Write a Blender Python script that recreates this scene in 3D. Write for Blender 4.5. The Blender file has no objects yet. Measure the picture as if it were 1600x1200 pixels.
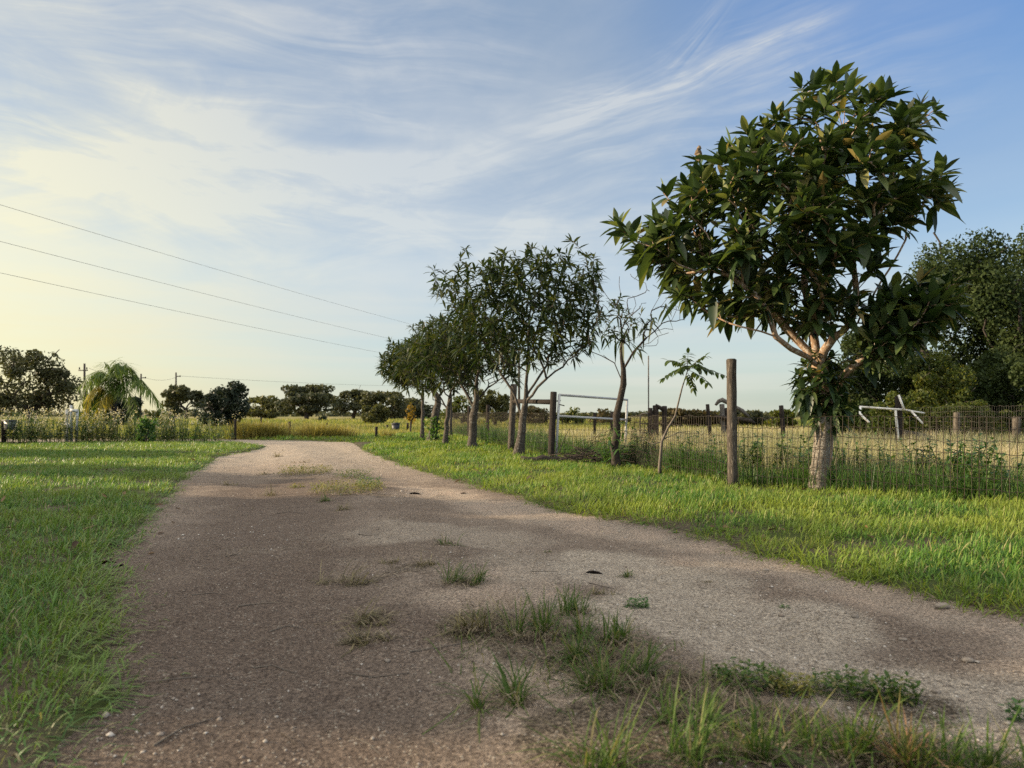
import bpy, math
import numpy as np

# ------------------------------------------------------------------ basics
F, HOR, CH = 1080.0, 645.0, 0.9          # focal length in photo pixels, horizon row, camera height
SC = bpy.context.scene
COL = SC.collection
R = math.radians
rng = np.random.default_rng(7)


def G(px, py):
    Y = F * CH / (py - HOR)
    return np.array([(px - 800) / F * Y, Y, 0.0])


def AT(px, py, Y):
    return np.array([(px - 800) / F * Y, Y, CH + (HOR - py) / F * Y])


def nrm(v):
    v = np.asarray(v, float)
    return v / (np.linalg.norm(v, axis=-1, keepdims=True) + 1e-9)


def link_mesh(name, verts, faces, mat=None, parent=None, smooth=False, loc=None):
    """verts (N,3); faces: list of int arrays (M,k)."""
    me = bpy.data.meshes.new(name)
    verts = np.asarray(verts, np.float32)
    if loc is not None:
        verts = verts - np.asarray(loc, np.float32)
    faces = [np.asarray(f, np.int32) for f in faces if len(f)]
    me.vertices.add(len(verts))
    me.vertices.foreach_set('co', verts.ravel())
    idx = np.concatenate([f.ravel() for f in faces])
    tot = np.concatenate([np.full(len(f), f.shape[1], np.int32) for f in faces])
    start = np.concatenate([[0], np.cumsum(tot)[:-1]]).astype(np.int32)
    me.loops.add(len(idx))
    me.loops.foreach_set('vertex_index', idx)
    me.polygons.add(len(tot))
    me.polygons.foreach_set('loop_start', start)
    if smooth:
        me.polygons.foreach_set('use_smooth', np.ones(len(tot), bool))
    me.update(calc_edges=True)
    ob = bpy.data.objects.new(name, me)
    COL.objects.link(ob)
    if mat is not None:
        me.materials.append(mat)
    if parent is not None:
        ob.parent = parent
    elif loc is not None:
        ob.location = [float(c) for c in loc]
    return ob


def tag(o, label=None, cat=None, group=None, kind=None):
    if label: o['label'] = label
    if cat: o['category'] = cat
    if group: o['group'] = group
    if kind: o['kind'] = kind
    return o


def empty(name, loc, label, cat, group=None):
    o = bpy.data.objects.new(name, None)
    o.empty_display_size = 0.2
    COL.objects.link(o)
    o.location = [float(c) for c in loc]
    return tag(o, label, cat, group)


class MB:
    """collects pieces into one mesh"""
    def __init__(s): s.v, s.f, s.n = [], {}, 0
    def add(s, v, faces):
        v = np.asarray(v, float)
        s.v.append(v)
        for f in faces:
            f = np.asarray(f, np.int64)
            if len(f): s.f.setdefault(f.shape[1], []).append(f + s.n)
        s.n += len(v)
        return s
    def tube(s, pts, rad, sides=6, cap=True, rough=0.0, r_=None):
        pts = np.asarray(pts, float); n = len(pts)
        rad = np.broadcast_to(np.asarray(rad, float), (n,))
        t = np.gradient(pts, axis=0); t = nrm(t)
        ax = np.array([0.31, 0.87, 0.38]) if abs(nrm(pts[-1] - pts[0]) @ nrm([0.31, 0.87, 0.38])) < 0.8 else np.array([0.9, -0.2, 0.1])
        a = nrm(np.cross(t, ax)); b = np.cross(t, a)
        th = np.arange(sides) * 2 * math.pi / sides
        ring = a[:, None, :] * np.cos(th)[None, :, None] + b[:, None, :] * np.sin(th)[None, :, None]
        rr = rad[:, None]
        if rough:
            rr = rr * (1 + rough * (r_ or rng).standard_normal((n, sides)))
        v = pts[:, None, :] + ring * rr[..., None] if np.ndim(rr) == 2 else None
        v = v.reshape(-1, 3)
        i = np.arange(n - 1)[:, None] * sides; j = np.arange(sides)[None, :]; k = (j + 1) % sides
        q = np.stack([i + j, i + k, i + sides + k, i + sides + j], -1).reshape(-1, 4)
        fs = [q]
        if cap and sides > 2:
            fs.append(np.arange(sides)[::-1][None, :]); fs.append((np.arange(sides) + (n - 1) * sides)[None, :])
        return s.add(v, fs)
    def box(s, c, size, rot=None):
        x, y, z = np.asarray(size) / 2
        v = np.array([[-x, -y, -z], [x, -y, -z], [x, y, -z], [-x, y, -z], [-x, -y, z], [x, -y, z], [x, y, z], [-x, y, z]])
        if rot is not None: v = v @ np.asarray(rot).T
        return s.add(v + np.asarray(c), [[[0, 3, 2, 1], [4, 5, 6, 7], [0, 1, 5, 4], [1, 2, 6, 5], [2, 3, 7, 6], [3, 0, 4, 7]]])
    def build(s, name, mat, parent=None, loc=None, smooth=False):
        if parent is not None and loc is None:
            loc = np.array(parent.matrix_world.translation) if False else parent_loc(parent)
        return link_mesh(name, np.concatenate(s.v), [np.concatenate(f) for f in s.f.values()], mat, parent, smooth, loc)


def parent_loc(p):
    o = np.zeros(3)
    while p is not None:
        o = o + np.array(p.location); p = p.parent
    return o


def fbm2(x, y, scale, seed=0, oct=4):
    """cheap value-noise fbm in numpy, about -1..1"""
    out = np.zeros_like(x, dtype=float); amp = 1.0; tot = 0
    for o in range(oct):
        X, Y = x * scale * 2 ** o + 13.7 * o + seed, y * scale * 2 ** o - 7.3 * o + seed * 1.7
        xi, yi = np.floor(X).astype(np.int64), np.floor(Y).astype(np.int64)
        fx, fy = X - xi, Y - yi
        fx, fy = fx * fx * (3 - 2 * fx), fy * fy * (3 - 2 * fy)
        def h(a, b):
            n = (a * 374761393 + b * 668265263 + seed * 974711 + o * 1013) & 0x7fffffff
            n = ((n ^ (n >> 13)) * 1274126177) & 0x7fffffff
            return ((n ^ (n >> 16)) & 0xffff) / 32768.0 - 1
        v = (h(xi, yi) * (1 - fx) + h(xi + 1, yi) * fx) * (1 - fy) + (h(xi, yi + 1) * (1 - fx) + h(xi + 1, yi + 1) * fx) * fy
        out += amp * v; tot += amp; amp *= 0.5
    return out / tot


# ------------------------------------------------------------------ node helpers
class Nd:
    def __init__(s, tree): s.t = tree; s.L = tree.links
    def new(s, kind, **kw):
        n = s.t.nodes.new(kind)
        for k, v in kw.items(): setattr(n, k, v)
        return n
    def put(s, sock, v):
        if isinstance(v, bpy.types.NodeSocket): s.L.new(v, sock)
        elif v is not None: sock.default_value = v
    def math(s, op, a, b=None, c=None, clamp=False):
        n = s.new('ShaderNodeMath', operation=op, use_clamp=clamp)
        for i, v in enumerate((a, b, c)): s.put(n.inputs[i], v) if v is not None else None
        return n.outputs[0]
    def add(s, a, b): return s.math('ADD', a, b)
    def sub(s, a, b): return s.math('SUBTRACT', a, b)
    def mul(s, a, b, clamp=False): return s.math('MULTIPLY', a, b, clamp=clamp)
    def vec(s, x, y, z):
        n = s.new('ShaderNodeCombineXYZ')
        for i, v in enumerate((x, y, z)): s.put(n.inputs[i], v)
        return n.outputs[0]
    def noise(s, v, scale=5, detail=4, rough=0.5, dist=0.0, out=0, dim='3D'):
        n = s.new('ShaderNodeTexNoise', noise_dimensions=dim)
        s.put(n.inputs['Vector'], v)
        n.inputs['Scale'].default_value = scale; n.inputs['Detail'].default_value = detail
        n.inputs['Roughness'].default_value = rough; n.inputs['Distortion'].default_value = dist
        return n.outputs[out]
    def ramp(s, fac, stops, interp='LINEAR'):
        n = s.new('ShaderNodeValToRGB'); n.color_ramp.interpolation = interp
        e = n.color_ramp.elements
        while len(e) < len(stops): e.new(0.5)
        for el, (p, c) in zip(e, stops):
            el.position = p; el.color = (*c, 1) if len(c) == 3 else c
        s.put(n.inputs[0], fac)
        return n.outputs[0]
    def map(s, v, a, b, c=0.0, d=1.0, smooth=True):
        n = s.new('ShaderNodeMapRange', interpolation_type='SMOOTHSTEP' if smooth else 'LINEAR')
        s.put(n.inputs[0], v)
        for i, x in enumerate((a, b, c, d)): n.inputs[i + 1].default_value = x
        return n.outputs[0]
    def mix(s, fac, a, b, mode='MIX'):
        n = s.new('ShaderNodeMix', data_type='RGBA', blend_type=mode)
        s.put(n.inputs[0], fac)
        for i, v in ((6, a), (7, b)):
            s.put(n.inputs[i], (*v, 1) if isinstance(v, tuple) and len(v) == 3 else v)
        return n.outputs[2]


def material(name):
    m = bpy.data.materials.new(name); m.use_nodes = True
    nt = m.node_tree; b = nt.nodes['Principled BSDF']
    return m, Nd(nt), b, nt.nodes['Material Output']


def leaf_mat(name, cols, trans=0.3, rough=0.45, spec=0.4, tcol=1.6, big=None, bigscale=0.6):
    """foliage: colour varies leaf by leaf; part of the light goes through"""
    m, N, b, out = material(name)
    geo = N.new('ShaderNodeNewGeometry')
    st = list(cols) if len(cols[0]) == 2 else [(i / max(1, len(cols) - 1), c) for i, c in enumerate(cols)]
    c = N.ramp(geo.outputs['Random Per Island'], st)
    if big is not None:
        f = N.map(N.noise(geo.outputs['Position'], bigscale, 3), 0.4, 0.62)
        c = N.mix(f, c, N.mix(0.65, c, big))
    N.put(b.inputs['Base Color'], c)
    b.inputs['Roughness'].default_value = rough
    b.inputs['Specular IOR Level'].default_value = spec
    if trans:
        t = N.new('ShaderNodeBsdfTranslucent')
        N.put(t.inputs['Color'], N.mix(1.0, c, (tcol, tcol * 0.96, tcol * 0.45), 'MULTIPLY'))
        mx = N.new('ShaderNodeMixShader'); mx.inputs[0].default_value = trans
        N.L.new(b.outputs[0], mx.inputs[1]); N.L.new(t.outputs[0], mx.inputs[2])
        N.L.new(mx.outputs[0], out.inputs[0])
    return m


def rough_mat(name, c1, c2, scale=8, c3=None, s3=30, t3=(0.5, 0.65), rough=0.85, bump=0.4, stretch=(1, 1, 1), spec=0.2, bscale=None):
    m, N, b, out = material(name)
    tc = N.new('ShaderNodeTexCoord')
    mp = N.new('ShaderNodeMapping'); mp.inputs['Scale'].default_value = stretch
    N.L.new(tc.outputs['Object'], mp.inputs[0])
    n1 = N.noise(mp.outputs[0], scale, 6, 0.6)
    c = N.mix(N.map(n1, 0.3, 0.7), c1, c2)
    if c3 is not None:
        c = N.mix(N.map(N.noise(mp.outputs[0], s3, 4, 0.6), *t3), c, c3)
    N.put(b.inputs['Base Color'], c)
    b.inputs['Roughness'].default_value = rough
    b.inputs['Specular IOR Level'].default_value = spec
    if bump:
        bp = N.new('ShaderNodeBump'); bp.inputs['Strength'].default_value = bump; bp.inputs['Distance'].default_value = 0.02
        N.L.new(N.noise(mp.outputs[0], bscale or scale * 4, 6, 0.65), bp.inputs['Height'])
        N.L.new(bp.outputs[0], b.inputs['Normal'])
    return m


# ------------------------------------------------------------------ materials
MAT = dict(
    lawn=leaf_mat('lawn_blades', [(0, (.050, .115, .030)), (.35, (.088, .180, .044)), (.75, (.145, .250, .060)), (.9, (.23, .28, .09)), (.96, (.30, .26, .15))], .34, .48, .28, 1.35, (.18, .24, .05), .9),
    verge=leaf_mat('verge_blades', [(0, (.036, .088, .018)), (.35, (.072, .160, .026)), (.75, (.135, .245, .038)), (.9, (.25, .29, .075)), (.96, (.30, .27, .13))], .38, .5, .24, 1.5, (.22, .26, .04), .9),
    tuftred=leaf_mat('reddish_tuft_blades', [(.05, .085, .016), (.10, .12, .03), (.24, .13, .07), (.30, .19, .11)], .35, .5, .2, 1.4),
    tuft=leaf_mat('tuft_blades', [(0, (.035, .075, .014)), (.4, (.062, .112, .020)), (.75, (.10, .145, .032)), (.93, (.22, .19, .09))], .35, .5, .2, 1.4),
    tuftdry=leaf_mat('dry_tuft_blades', [(.06, .06, .025), (.12, .105, .045), (.20, .165, .09), (.32, .27, .16)], .25, .6, .15, 1.3),
    straw=leaf_mat('straw', [(.16, .12, .08), (.10, .075, .05), (.32, .26, .18), (.05, .038, .028)], .1, .7, .2, 1.2),
    pasture=leaf_mat('pasture_blades', [(.38, .32, .20), (.49, .42, .29), (.60, .53, .40), (.22, .22, .10)], .4, .55, .15, 1.2, (.24, .26, .12), .35),
    field=leaf_mat('field_blades', [(.19, .20, .055), (.26, .24, .085), (.33, .30, .14), (.12, .16, .04)], .4, .55, .15, 1.4, (.09, .14, .02), .12),
    weed=leaf_mat('weed_leaves', [(.04, .095, .024), (.07, .145, .032), (.105, .175, .042)], .35, .45, .35, 1.6),
    weedtall=leaf_mat('tall_weed_leaves', [(.05, .08, .03), (.08, .11, .04), (.13, .14, .06), (.22, .20, .12)], .35, .5, .25, 1.4, (.04, .09, .025), .7),
    seed=leaf_mat('seed_heads', [(.45, .42, .36), (.55, .52, .46), (.36, .32, .26)], .4, .7, .1, 1.1),
    broom=leaf_mat('broom_grass', [(.21, .18, .065), (.29, .23, .085), (.13, .12, .045), (.34, .28, .12)], .4, .5, .2, 1.5, (.13, .12, .03), .9),
    patch=leaf_mat('creeping_leaves', [(.22, .20, .04), (.28, .24, .06), (.14, .15, .035), (.10, .12, .03)], .25, .5, .3, 1.4),
    loquat=leaf_mat('loquat_leaves', [(0, (.014, .030, .009)), (.35, (.024, .046, .013)), (.65, (.040, .068, .019)), (.84, (.075, .108, .030)), (.95, (.16, .18, .06)), (.992, (.20, .15, .05))], .24, .43, .42, 1.8),
    mango=leaf_mat('row_tree_leaves', [(.014, .027, .009), (.022, .040, .012), (.036, .054, .017), (.07, .076, .026)], .28, .52, .25, 1.8),
    leafdead=leaf_mat('dead_leaves', [(.05, .03, .018), (.10, .06, .03), (.17, .11, .055), (.24, .18, .10)], .15, .6, .2, 1.3),
    sapling=leaf_mat('sapling_leaves', [(.04, .075, .02), (.06, .095, .022), (.08, .10, .03)], .35, .45, .35, 1.8),
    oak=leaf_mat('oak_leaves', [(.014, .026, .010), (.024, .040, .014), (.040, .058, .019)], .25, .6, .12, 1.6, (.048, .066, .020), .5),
    oakfar=leaf_mat('far_tree_leaves', [(.036, .042, .028), (.050, .058, .034), (.072, .078, .042)], .25, .6, .2, 1.5, (.08, .082, .036), .25),  # leaf greens lightened, distance haze put into the colour
    juniper=leaf_mat('dense_tree_leaves', [(.012, .020, .013), (.020, .030, .018), (.030, .040, .022)], .15, .55, .25, 1.4),
    olive=leaf_mat('olive_leaves', [(.05, .055, .02), (.075, .08, .028), (.10, .10, .035)], .3, .5, .25, 1.6),
    yellow=leaf_mat('yellow_leaves', [(.045, .07, .014), (.09, .105, .02), (.04, .065, .014), (.15, .14, .028)], .4, .5, .25, 1.7, (.035, .055, .016), 1.3),
    orange=leaf_mat('orange_leaves', [(.20, .13, .025), (.26, .17, .03), (.13, .11, .03)], .4, .5, .25, 1.4),
    brown=leaf_mat('brown_leaves', [(.055, .045, .022), (.075, .06, .028), (.05, .055, .022), (.11, .075, .035)], .25, .6, .2, 1.4),
    palm=leaf_mat('palm_leaflets', [(.045, .09, .016), (.075, .125, .02), (.12, .16, .03)], .35, .5, .2, 1.4),
    palmy=leaf_mat('yellow_palm_leaflets', [(.24, .22, .035), (.30, .24, .04), (.18, .19, .035)], .4, .45, .3, 1.4),
    lbark=rough_mat('loquat_bark', (.30, .20, .125), (.20, .13, .085), 9, (.42, .36, .30), 26, (.52, .64), bump=.6),
    tbark=rough_mat('loquat_trunk_bark', (.24, .205, .165), (.12, .10, .078), 22, (.38, .35, .30), 55, (.52, .64), bump=.9),
    mbark=rough_mat('row_tree_bark', (.090, .076, .062), (.046, .038, .031), 12, (.20, .185, .16), 24, (.55, .66), bump=.7),
    twig=rough_mat('twig_bark', (.17, .145, .12), (.11, .09, .072), 20, bump=.3),
    darkbark=rough_mat('dark_bark', (.055, .042, .034), (.030, .024, .020), 12, (.10, .085, .07), 30, (.58, .7), bump=.7),
    farbark=rough_mat('far_bark', (.07, .058, .05), (.04, .034, .03), 5, bump=.3),
    post=rough_mat('weathered_post', (.110, .092, .074), (.050, .041, .033), 5, (.23, .195, .155), 11, (.54, .68), stretch=(7, 7, .9), bump=.7),
    postdark=rough_mat('dark_post', (.040, .031, .026), (.019, .015, .013), 5, (.07, .056, .046), 9, (.6, .75), stretch=(7, 7, .9), bump=.7),
    greywood=rough_mat('grey_wood', (.17, .155, .14), (.085, .074, .066), 5, (.22, .20, .18), 12, (.55, .7), stretch=(6, 6, 1), bump=.7),
    wire=rough_mat('rusty_wire', (.024, .019, .015), (.045, .034, .025), 40, bump=0, rough=.6),
    galv=rough_mat('galvanised_tube', (.42, .425, .43), (.30, .305, .31), 6, (.27, .22, .17), 11, (.62, .72), rough=.45, bump=.1, spec=.5),
    pvc=rough_mat('white_pipe', (.74, .72, .68), (.58, .55, .50), 6, (.34, .30, .25), 14, (.6, .72), rough=.45, bump=.1, spec=.4),
    whitewood=rough_mat('peeling_white_paint', (.62, .62, .60), (.42, .42, .40), 8, (.18, .16, .14), 20, (.58, .68), bump=.4),
    greybox=rough_mat('grey_enamel', (.16, .165, .17), (.12, .125, .13), 6, rough=.5, bump=.1, spec=.4),
    bin=rough_mat('dark_blue_plastic', (.018, .021, .034), (.013, .015, .026), 5, rough=.5, bump=.05, spec=.4),
    cable=rough_mat('cable', (.22, .22, .23), (.16, .16, .17), 5, rough=.5, bump=0),
    stone=rough_mat('pale_stone', (.27, .23, .19), (.20, .165, .135), 30, (.36, .32, .27), 60, (.55, .7), bump=.3),
    darkleaf=rough_mat('dead_dark_leaf', (.035, .028, .03), (.055, .042, .042), 20, rough=.6, bump=.2),
    redleaf=rough_mat('dead_red_leaf', (.10, .035, .022), (.055, .022, .016), 20, rough=.6, bump=.2),
    flower=rough_mat('bud_cluster', (.15, .10, .06), (.24, .18, .12), 30, bump=.4),
)


def ground_material():
    m, N, b, out = material('soil_and_thatch')
    geo = N.new('ShaderNodeNewGeometry'); P = geo.outputs['Position']
    n1 = N.noise(P, 1.3, 6, .6); n2 = N.noise(P, 38, 4, .6); n3 = N.noise(P, .09, 4, .55)
    soil = N.mix(N.map(n2, .35, .65), (.060, .048, .034), (.105, .088, .055))
    soil = N.mix(N.map(n1, .45, .6), soil, (.055, .070, .022))
    field = N.mix(N.map(n3, .38, .62), (.145, .15, .042), (.25, .20, .085))
    sep = N.new('ShaderNodeSeparateXYZ'); N.L.new(P, sep.inputs[0])
    far = N.map(sep.outputs[1], 20.0, 27.0)
    pas = N.map(N.add(sep.outputs[0], N.mul(sep.outputs[1], .30)), 5.6, 7.2)     # beyond the fence
    f = N.math('MAXIMUM', far, pas)
    N.put(b.inputs['Base Color'], N.mix(f, soil, field))
    b.inputs['Roughness'].default_value = .95; b.inputs['Specular IOR Level'].default_value = .1
    bp = N.new('ShaderNodeBump'); bp.inputs['Strength'].default_value = .7; bp.inputs['Distance'].default_value = .03
    N.L.new(n2, bp.inputs['Height']); N.L.new(bp.outputs[0], b.inputs['Normal'])
    return m


def road_material():
    """dirt with soil kinds (sand, pale gravel, dark organic strip) stored on the mesh"""
    m, N, b, out = material('gravelly_dirt')
    geo = N.new('ShaderNodeNewGeometry'); P = geo.outputs['Position']
    att = N.new('ShaderNodeAttribute', attribute_name='soil')
    sp = N.new('ShaderNodeSeparateColor'); N.L.new(att.outputs['Color'], sp.inputs[0])
    sand, grav, org = sp.outputs
    big = N.noise(P, .55, 5, .55, .6); mid = N.noise(P, 2.6, 5, .6); fine = N.noise(P, 78, 6, .78); grit = N.noise(P, 150, 3, .8); med = N.noise(P, 13, 5, .7)
    c = N.mix(N.map(big, .36, .64), (.168, .130, .102), (.230, .184, .147))
    c = N.mix(N.map(mid, .52, .70), c, (.160, .125, .098))
    c = N.mix(N.mul(N.map(med, .40, .68), .35), c, (.115, .086, .068))
    c = N.mix(sand, c, N.mix(N.map(mid, .4, .6), (.345, .27, .21), (.295, .24, .19)))
    c = N.mix(grav, c, N.mix(N.map(med, .35, .65), (.30, .253, .203), (.39, .335, .27)))
    c = N.mix(N.mul(att.outputs['Alpha'], N.map(med,   .30, .62, .9, .5)), c, (.108, .080, .063))
    c = N.mix(N.map(N.add(org, N.mul(N.sub(med, .5), 1.6)), .30, 1.05), c, N.mix(N.map(fine, .4, .6), (.075, .060, .044), (.135, .108, .078)))
    lv = N.map(fine, .38, .62, smooth=False)
    c = N.mix(1.0, c, N.ramp(lv, [(0, (.36, .34, .32)), (.5, (1.0, 1.0, 1.0)), (1, (1.8, 1.78, 1.72))]), 'MULTIPLY')
    v = N.new('ShaderNodeTexVoronoi'); v.inputs['Scale'].default_value = 62
    N.L.new(P, v.inputs['Vector'])
    spk = N.mul(N.map(v.outputs['Distance'], .34, .18), N.map(N.add(N.noise(P, 24, 3), N.mul(grav, .16)), .50, .60))
    c = N.mix(N.mul(spk, .75), c, (.44, .39, .32))
    v2 = N.new('ShaderNodeTexVoronoi'); v2.inputs['Scale'].default_value = 100
    N.L.new(P, v2.inputs['Vector'])
    c = N.mix(N.mul(N.map(v2.outputs['Distance'], .32, .18), N.mul(N.map(N.noise(P, 31, 2), .50, .60), .7)), c, (.050, .036, .028))
    N.put(b.inputs['Base Color'], c)
    b.inputs['Roughness'].default_value = .95; b.inputs['Specular IOR Level'].default_value = .1
    bp = N.new('ShaderNodeBump'); bp.inputs['Strength'].default_value = 1.0; bp.inputs['Distance'].default_value = .011
    h = N.add(N.add(N.mul(fine, 1.0), N.mul(grit, .55)), N.add(N.mul(N.map(v.outputs['Distance'], .4, .1), .4), med))
    N.L.new(h, bp.inputs['Height']); N.L.new(bp.outputs[0], b.inputs['Normal'])
    return m


# ------------------------------------------------------------------ driveway outline and ground
L_EDGE = [G(*p)[:2] for p in [(150, 1200), (190, 1090), (160, 1035), (215, 960), (178, 905), (190, 870), (250, 800), (298, 742), (345, 715), (420, 697)]]
L_EDGE = [np.array(p) for p in ((1.0, -3.0), (-.2, -.6), (-.75, .8))] + L_EDGE + [np.array(p) for p in ((-8.2, 20.6), (-12., 21.0), (-18., 21.0))]
R_EDGE = [G(*p)[:2] for p in [(1600, 972), (1480, 945), (1300, 900), (1180, 872), (1060, 832), (950, 812), (880, 800), (800, 776), (700, 750), (620, 725), (572, 706), (556, 697)]]
R_EDGE = [np.array(p) for p in ((5.6, -3.0), (4.0, .2), (3.1, 1.6))] + R_EDGE + [np.array(p) for p in ((-4.9, 20.9), (-6.6, 22.2), (-9.5, 23.2), (-18., 23.6))]
ROAD = np.array(L_EDGE + R_EDGE[::-1])


def seg_dist(x, y, poly, closed=True):
    d = np.full(x.shape, 1e9)
    n = len(poly)
    for i in range(n if closed else n - 1):
        a, b = poly[i], poly[(i + 1) % n]
        ab = b - a; t = np.clip(((x - a[0]) * ab[0] + (y - a[1]) * ab[1]) / (ab @ ab + 1e-12), 0, 1)
        d = np.minimum(d, np.hypot(x - a[0] - t * ab[0], y - a[1] - t * ab[1]))
    return d


def inside(x, y, poly):
    c = np.zeros(x.shape, bool); n = len(poly)
    for i in range(n):
        a, b = poly[i], poly[(i + 1) % n]
        if a[1] == b[1]: continue
        k = ((a[1] > y) != (b[1] > y)) & (x < (b[0] - a[0]) * (y - a[1]) / (b[1] - a[1]) + a[0])
        c ^= k
    return c


def sd_road(x, y):
    """signed distance to the driveway's edge, ragged by noise; negative on the driveway"""
    d = seg_dist(x, y, ROAD)
    d = np.where(inside(x, y, ROAD), -d, d)
    return d + .09 * fbm2(x, y, 1.6, 3) + .04 * fbm2(x, y, 6, 5)


def sstep(a, b, v):
    t = np.clip((v - a) / (b - a), 0, 1); return t * t * (3 - 2 * t)


CROWN = np.array([G(*p)[:2] for p in [(1250, 1260), (1040, 1080), (850, 985), (740, 920), (600, 800), (500, 745), (470, 705), (455, 696)]])


def road_z(x, y):
    c = seg_dist(x, y, CROWN, False)
    return .014 * fbm2(x, y, 1.2, 11) + .010 * fbm2(x, y, 6, 12) + .026 * np.exp(-(c / .40) ** 2) - .018 * np.exp(-((c - .95) / .35) ** 2)


def ground_z(x, y, d=None):
    d = sd_road(x, y) if d is None else d
    z = -.05 + .075 * sstep(-.12, .16, d) + .03 * sstep(.1, 1.2, d)
    z = z + .025 * fbm2(x, y, .8, 21) * sstep(0, .5, d)
    return z * (1 - sstep(40, 90, np.hypot(x, y)))


def zat(p):
    x, y = np.array([p[0]]), np.array([p[1]])
    d = sd_road(x, y)
    return float(max(ground_z(x, y, d)[0], road_z(x, y)[0] if d[0] < .05 else -9))


def grid(xs, ys, zf):
    X, Y = np.meshgrid(xs, ys); z = zf(X.ravel(), Y.ravel())
    v = np.stack([X.ravel(), Y.ravel(), z], 1)
    nx, ny = len(xs), len(ys)
    i = (np.arange(ny - 1)[:, None] * nx + np.arange(nx - 1)[None, :]).ravel()
    return v, np.stack([i, i + 1, i + nx + 1, i + nx], 1)


xs = np.concatenate([[-3000, -1000, -400, -200, -120, -80, -55, -40, -30, -24], np.arange(-20, 10, .12), [10.5, 11.5, 13, 15, 18, 22, 30, 40, 55, 80, 120, 200, 400, 1000, 3000]])
ys = np.concatenate([[-1500, -300, -80, -30, -12, -6, -4], np.arange(-3, 26, .12), [26.5, 27.5, 29, 31, 34, 38, 43, 50, 60, 75, 95, 130, 200, 400, 1000, 3000]])
v, f = grid(xs, ys, ground_z)
tag(link_mesh('ground', v, [f], ground_material(), smooth=True), kind='structure')

xs = np.arange(-19, 6, .05); ys = np.arange(-3, 24.5, .05)
v, f = grid(xs, ys, road_z)
ctr = v[f].mean(1)
keep = sd_road(ctr[:, 0], ctr[:, 1]) < .16
f = f[keep]
u, inv = np.unique(f, return_inverse=True)
rd = tag(link_mesh('dirt_driveway', v[u], [inv.reshape(f.shape)], road_material(), smooth=True), kind='structure')


def soil(x, y):
    """three soil kinds on the driveway: red, green, blue = sand, gravel, organic"""
    def along(px, half, ragged, sd):
        pl = np.array([G(*p)[:2] for p in px])
        d = seg_dist(x, y, pl, False) + ragged * fbm2(x, y, 2.2, sd, 4)
        return 1 - sstep(half * .45, half * 1.25, d)
    strip = along([(560, 912), (640, 890), (720, 915)], .10, .20, 91) * .7
    strip = np.maximum(strip, along([(745, 985), (850, 1000), (935, 1045), (1010, 1090), (1120, 1120), (1260, 1120), (1400, 1100)], .17, .22, 92))
    strip = np.maximum(strip, along([(960, 1150), (1080, 1170), (1250, 1180), (1500, 1190)], .22, .25, 93))
    strip = np.maximum(strip, .6 * along([(440, 735), (500, 750), (560, 772), (600, 775)], .30, .5, 94))
    sand = np.maximum.reduce([along([(690, 940), (760, 955), (830, 900)], .16, .3, 95) * .8, along([(770, 1030), (840, 1080), (900, 1130)], .10, .2, 96) * .9,
                              along([(640, 760), (760, 785), (900, 815), (1100, 862), (1400, 945), (1600, 1000), (1800, 1070)], .34, .35, 97) * .9, sstep(8.5, 15, y + fbm2(x, y, .6, 98, 3) * 3) * .85])  # last term makes the driveway paler with distance
    grav = np.maximum.reduce([along([(930, 880), (1050, 960), (1250, 1000), (1480, 1080)], .45, .6, 99) * .9, along([(560, 840), (760, 850), (900, 870)], .5, .8, 100) * .5, .55 * sstep(8.5, 15, y + 2 * fbm2(x, y, .8, 101, 3))])  # last term also pales the far end
    dark_track = along([(200, 1260), (330, 1050), (400, 900), (432, 800), (440, 760)], .85, .5, 102)  # darker brown along the left wheel track, kept in alpha
    return np.stack([sand, grav, strip, dark_track], 1)


att = rd.data.color_attributes.new('soil', 'FLOAT_COLOR', 'POINT')
vv = v[u]
att.data.foreach_set('color', soil(vv[:, 0], vv[:, 1]).astype(np.float32).ravel())

# fence line (plan), from off frame right to far left of the gate
FENCE = [np.array(p) for p in ((6.6, 4.6),)] + [G(*p)[:2] for p in [(1600, 802), (1143, 764), (1030, 743), (985, 730)]]
FENCE_B = [G(*p)[:2] for p in [(862, 719), (800, 705)]] + [np.array((-.75, 19.5)), np.array((-1.5, 23.0)), np.array((-2.4, 27.0))]
FLINE = np.array(FENCE + FENCE_B)


def beyond_fence(x, y):
    """distance beyond the fence line (positive) or on the driveway's side (negative)"""
    d = seg_dist(x, y, FLINE, False)
    poly = np.concatenate([FLINE, [[60, 60], [60, 4.6]]])
    return np.where(inside(x, y, poly), d, -d)


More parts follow.
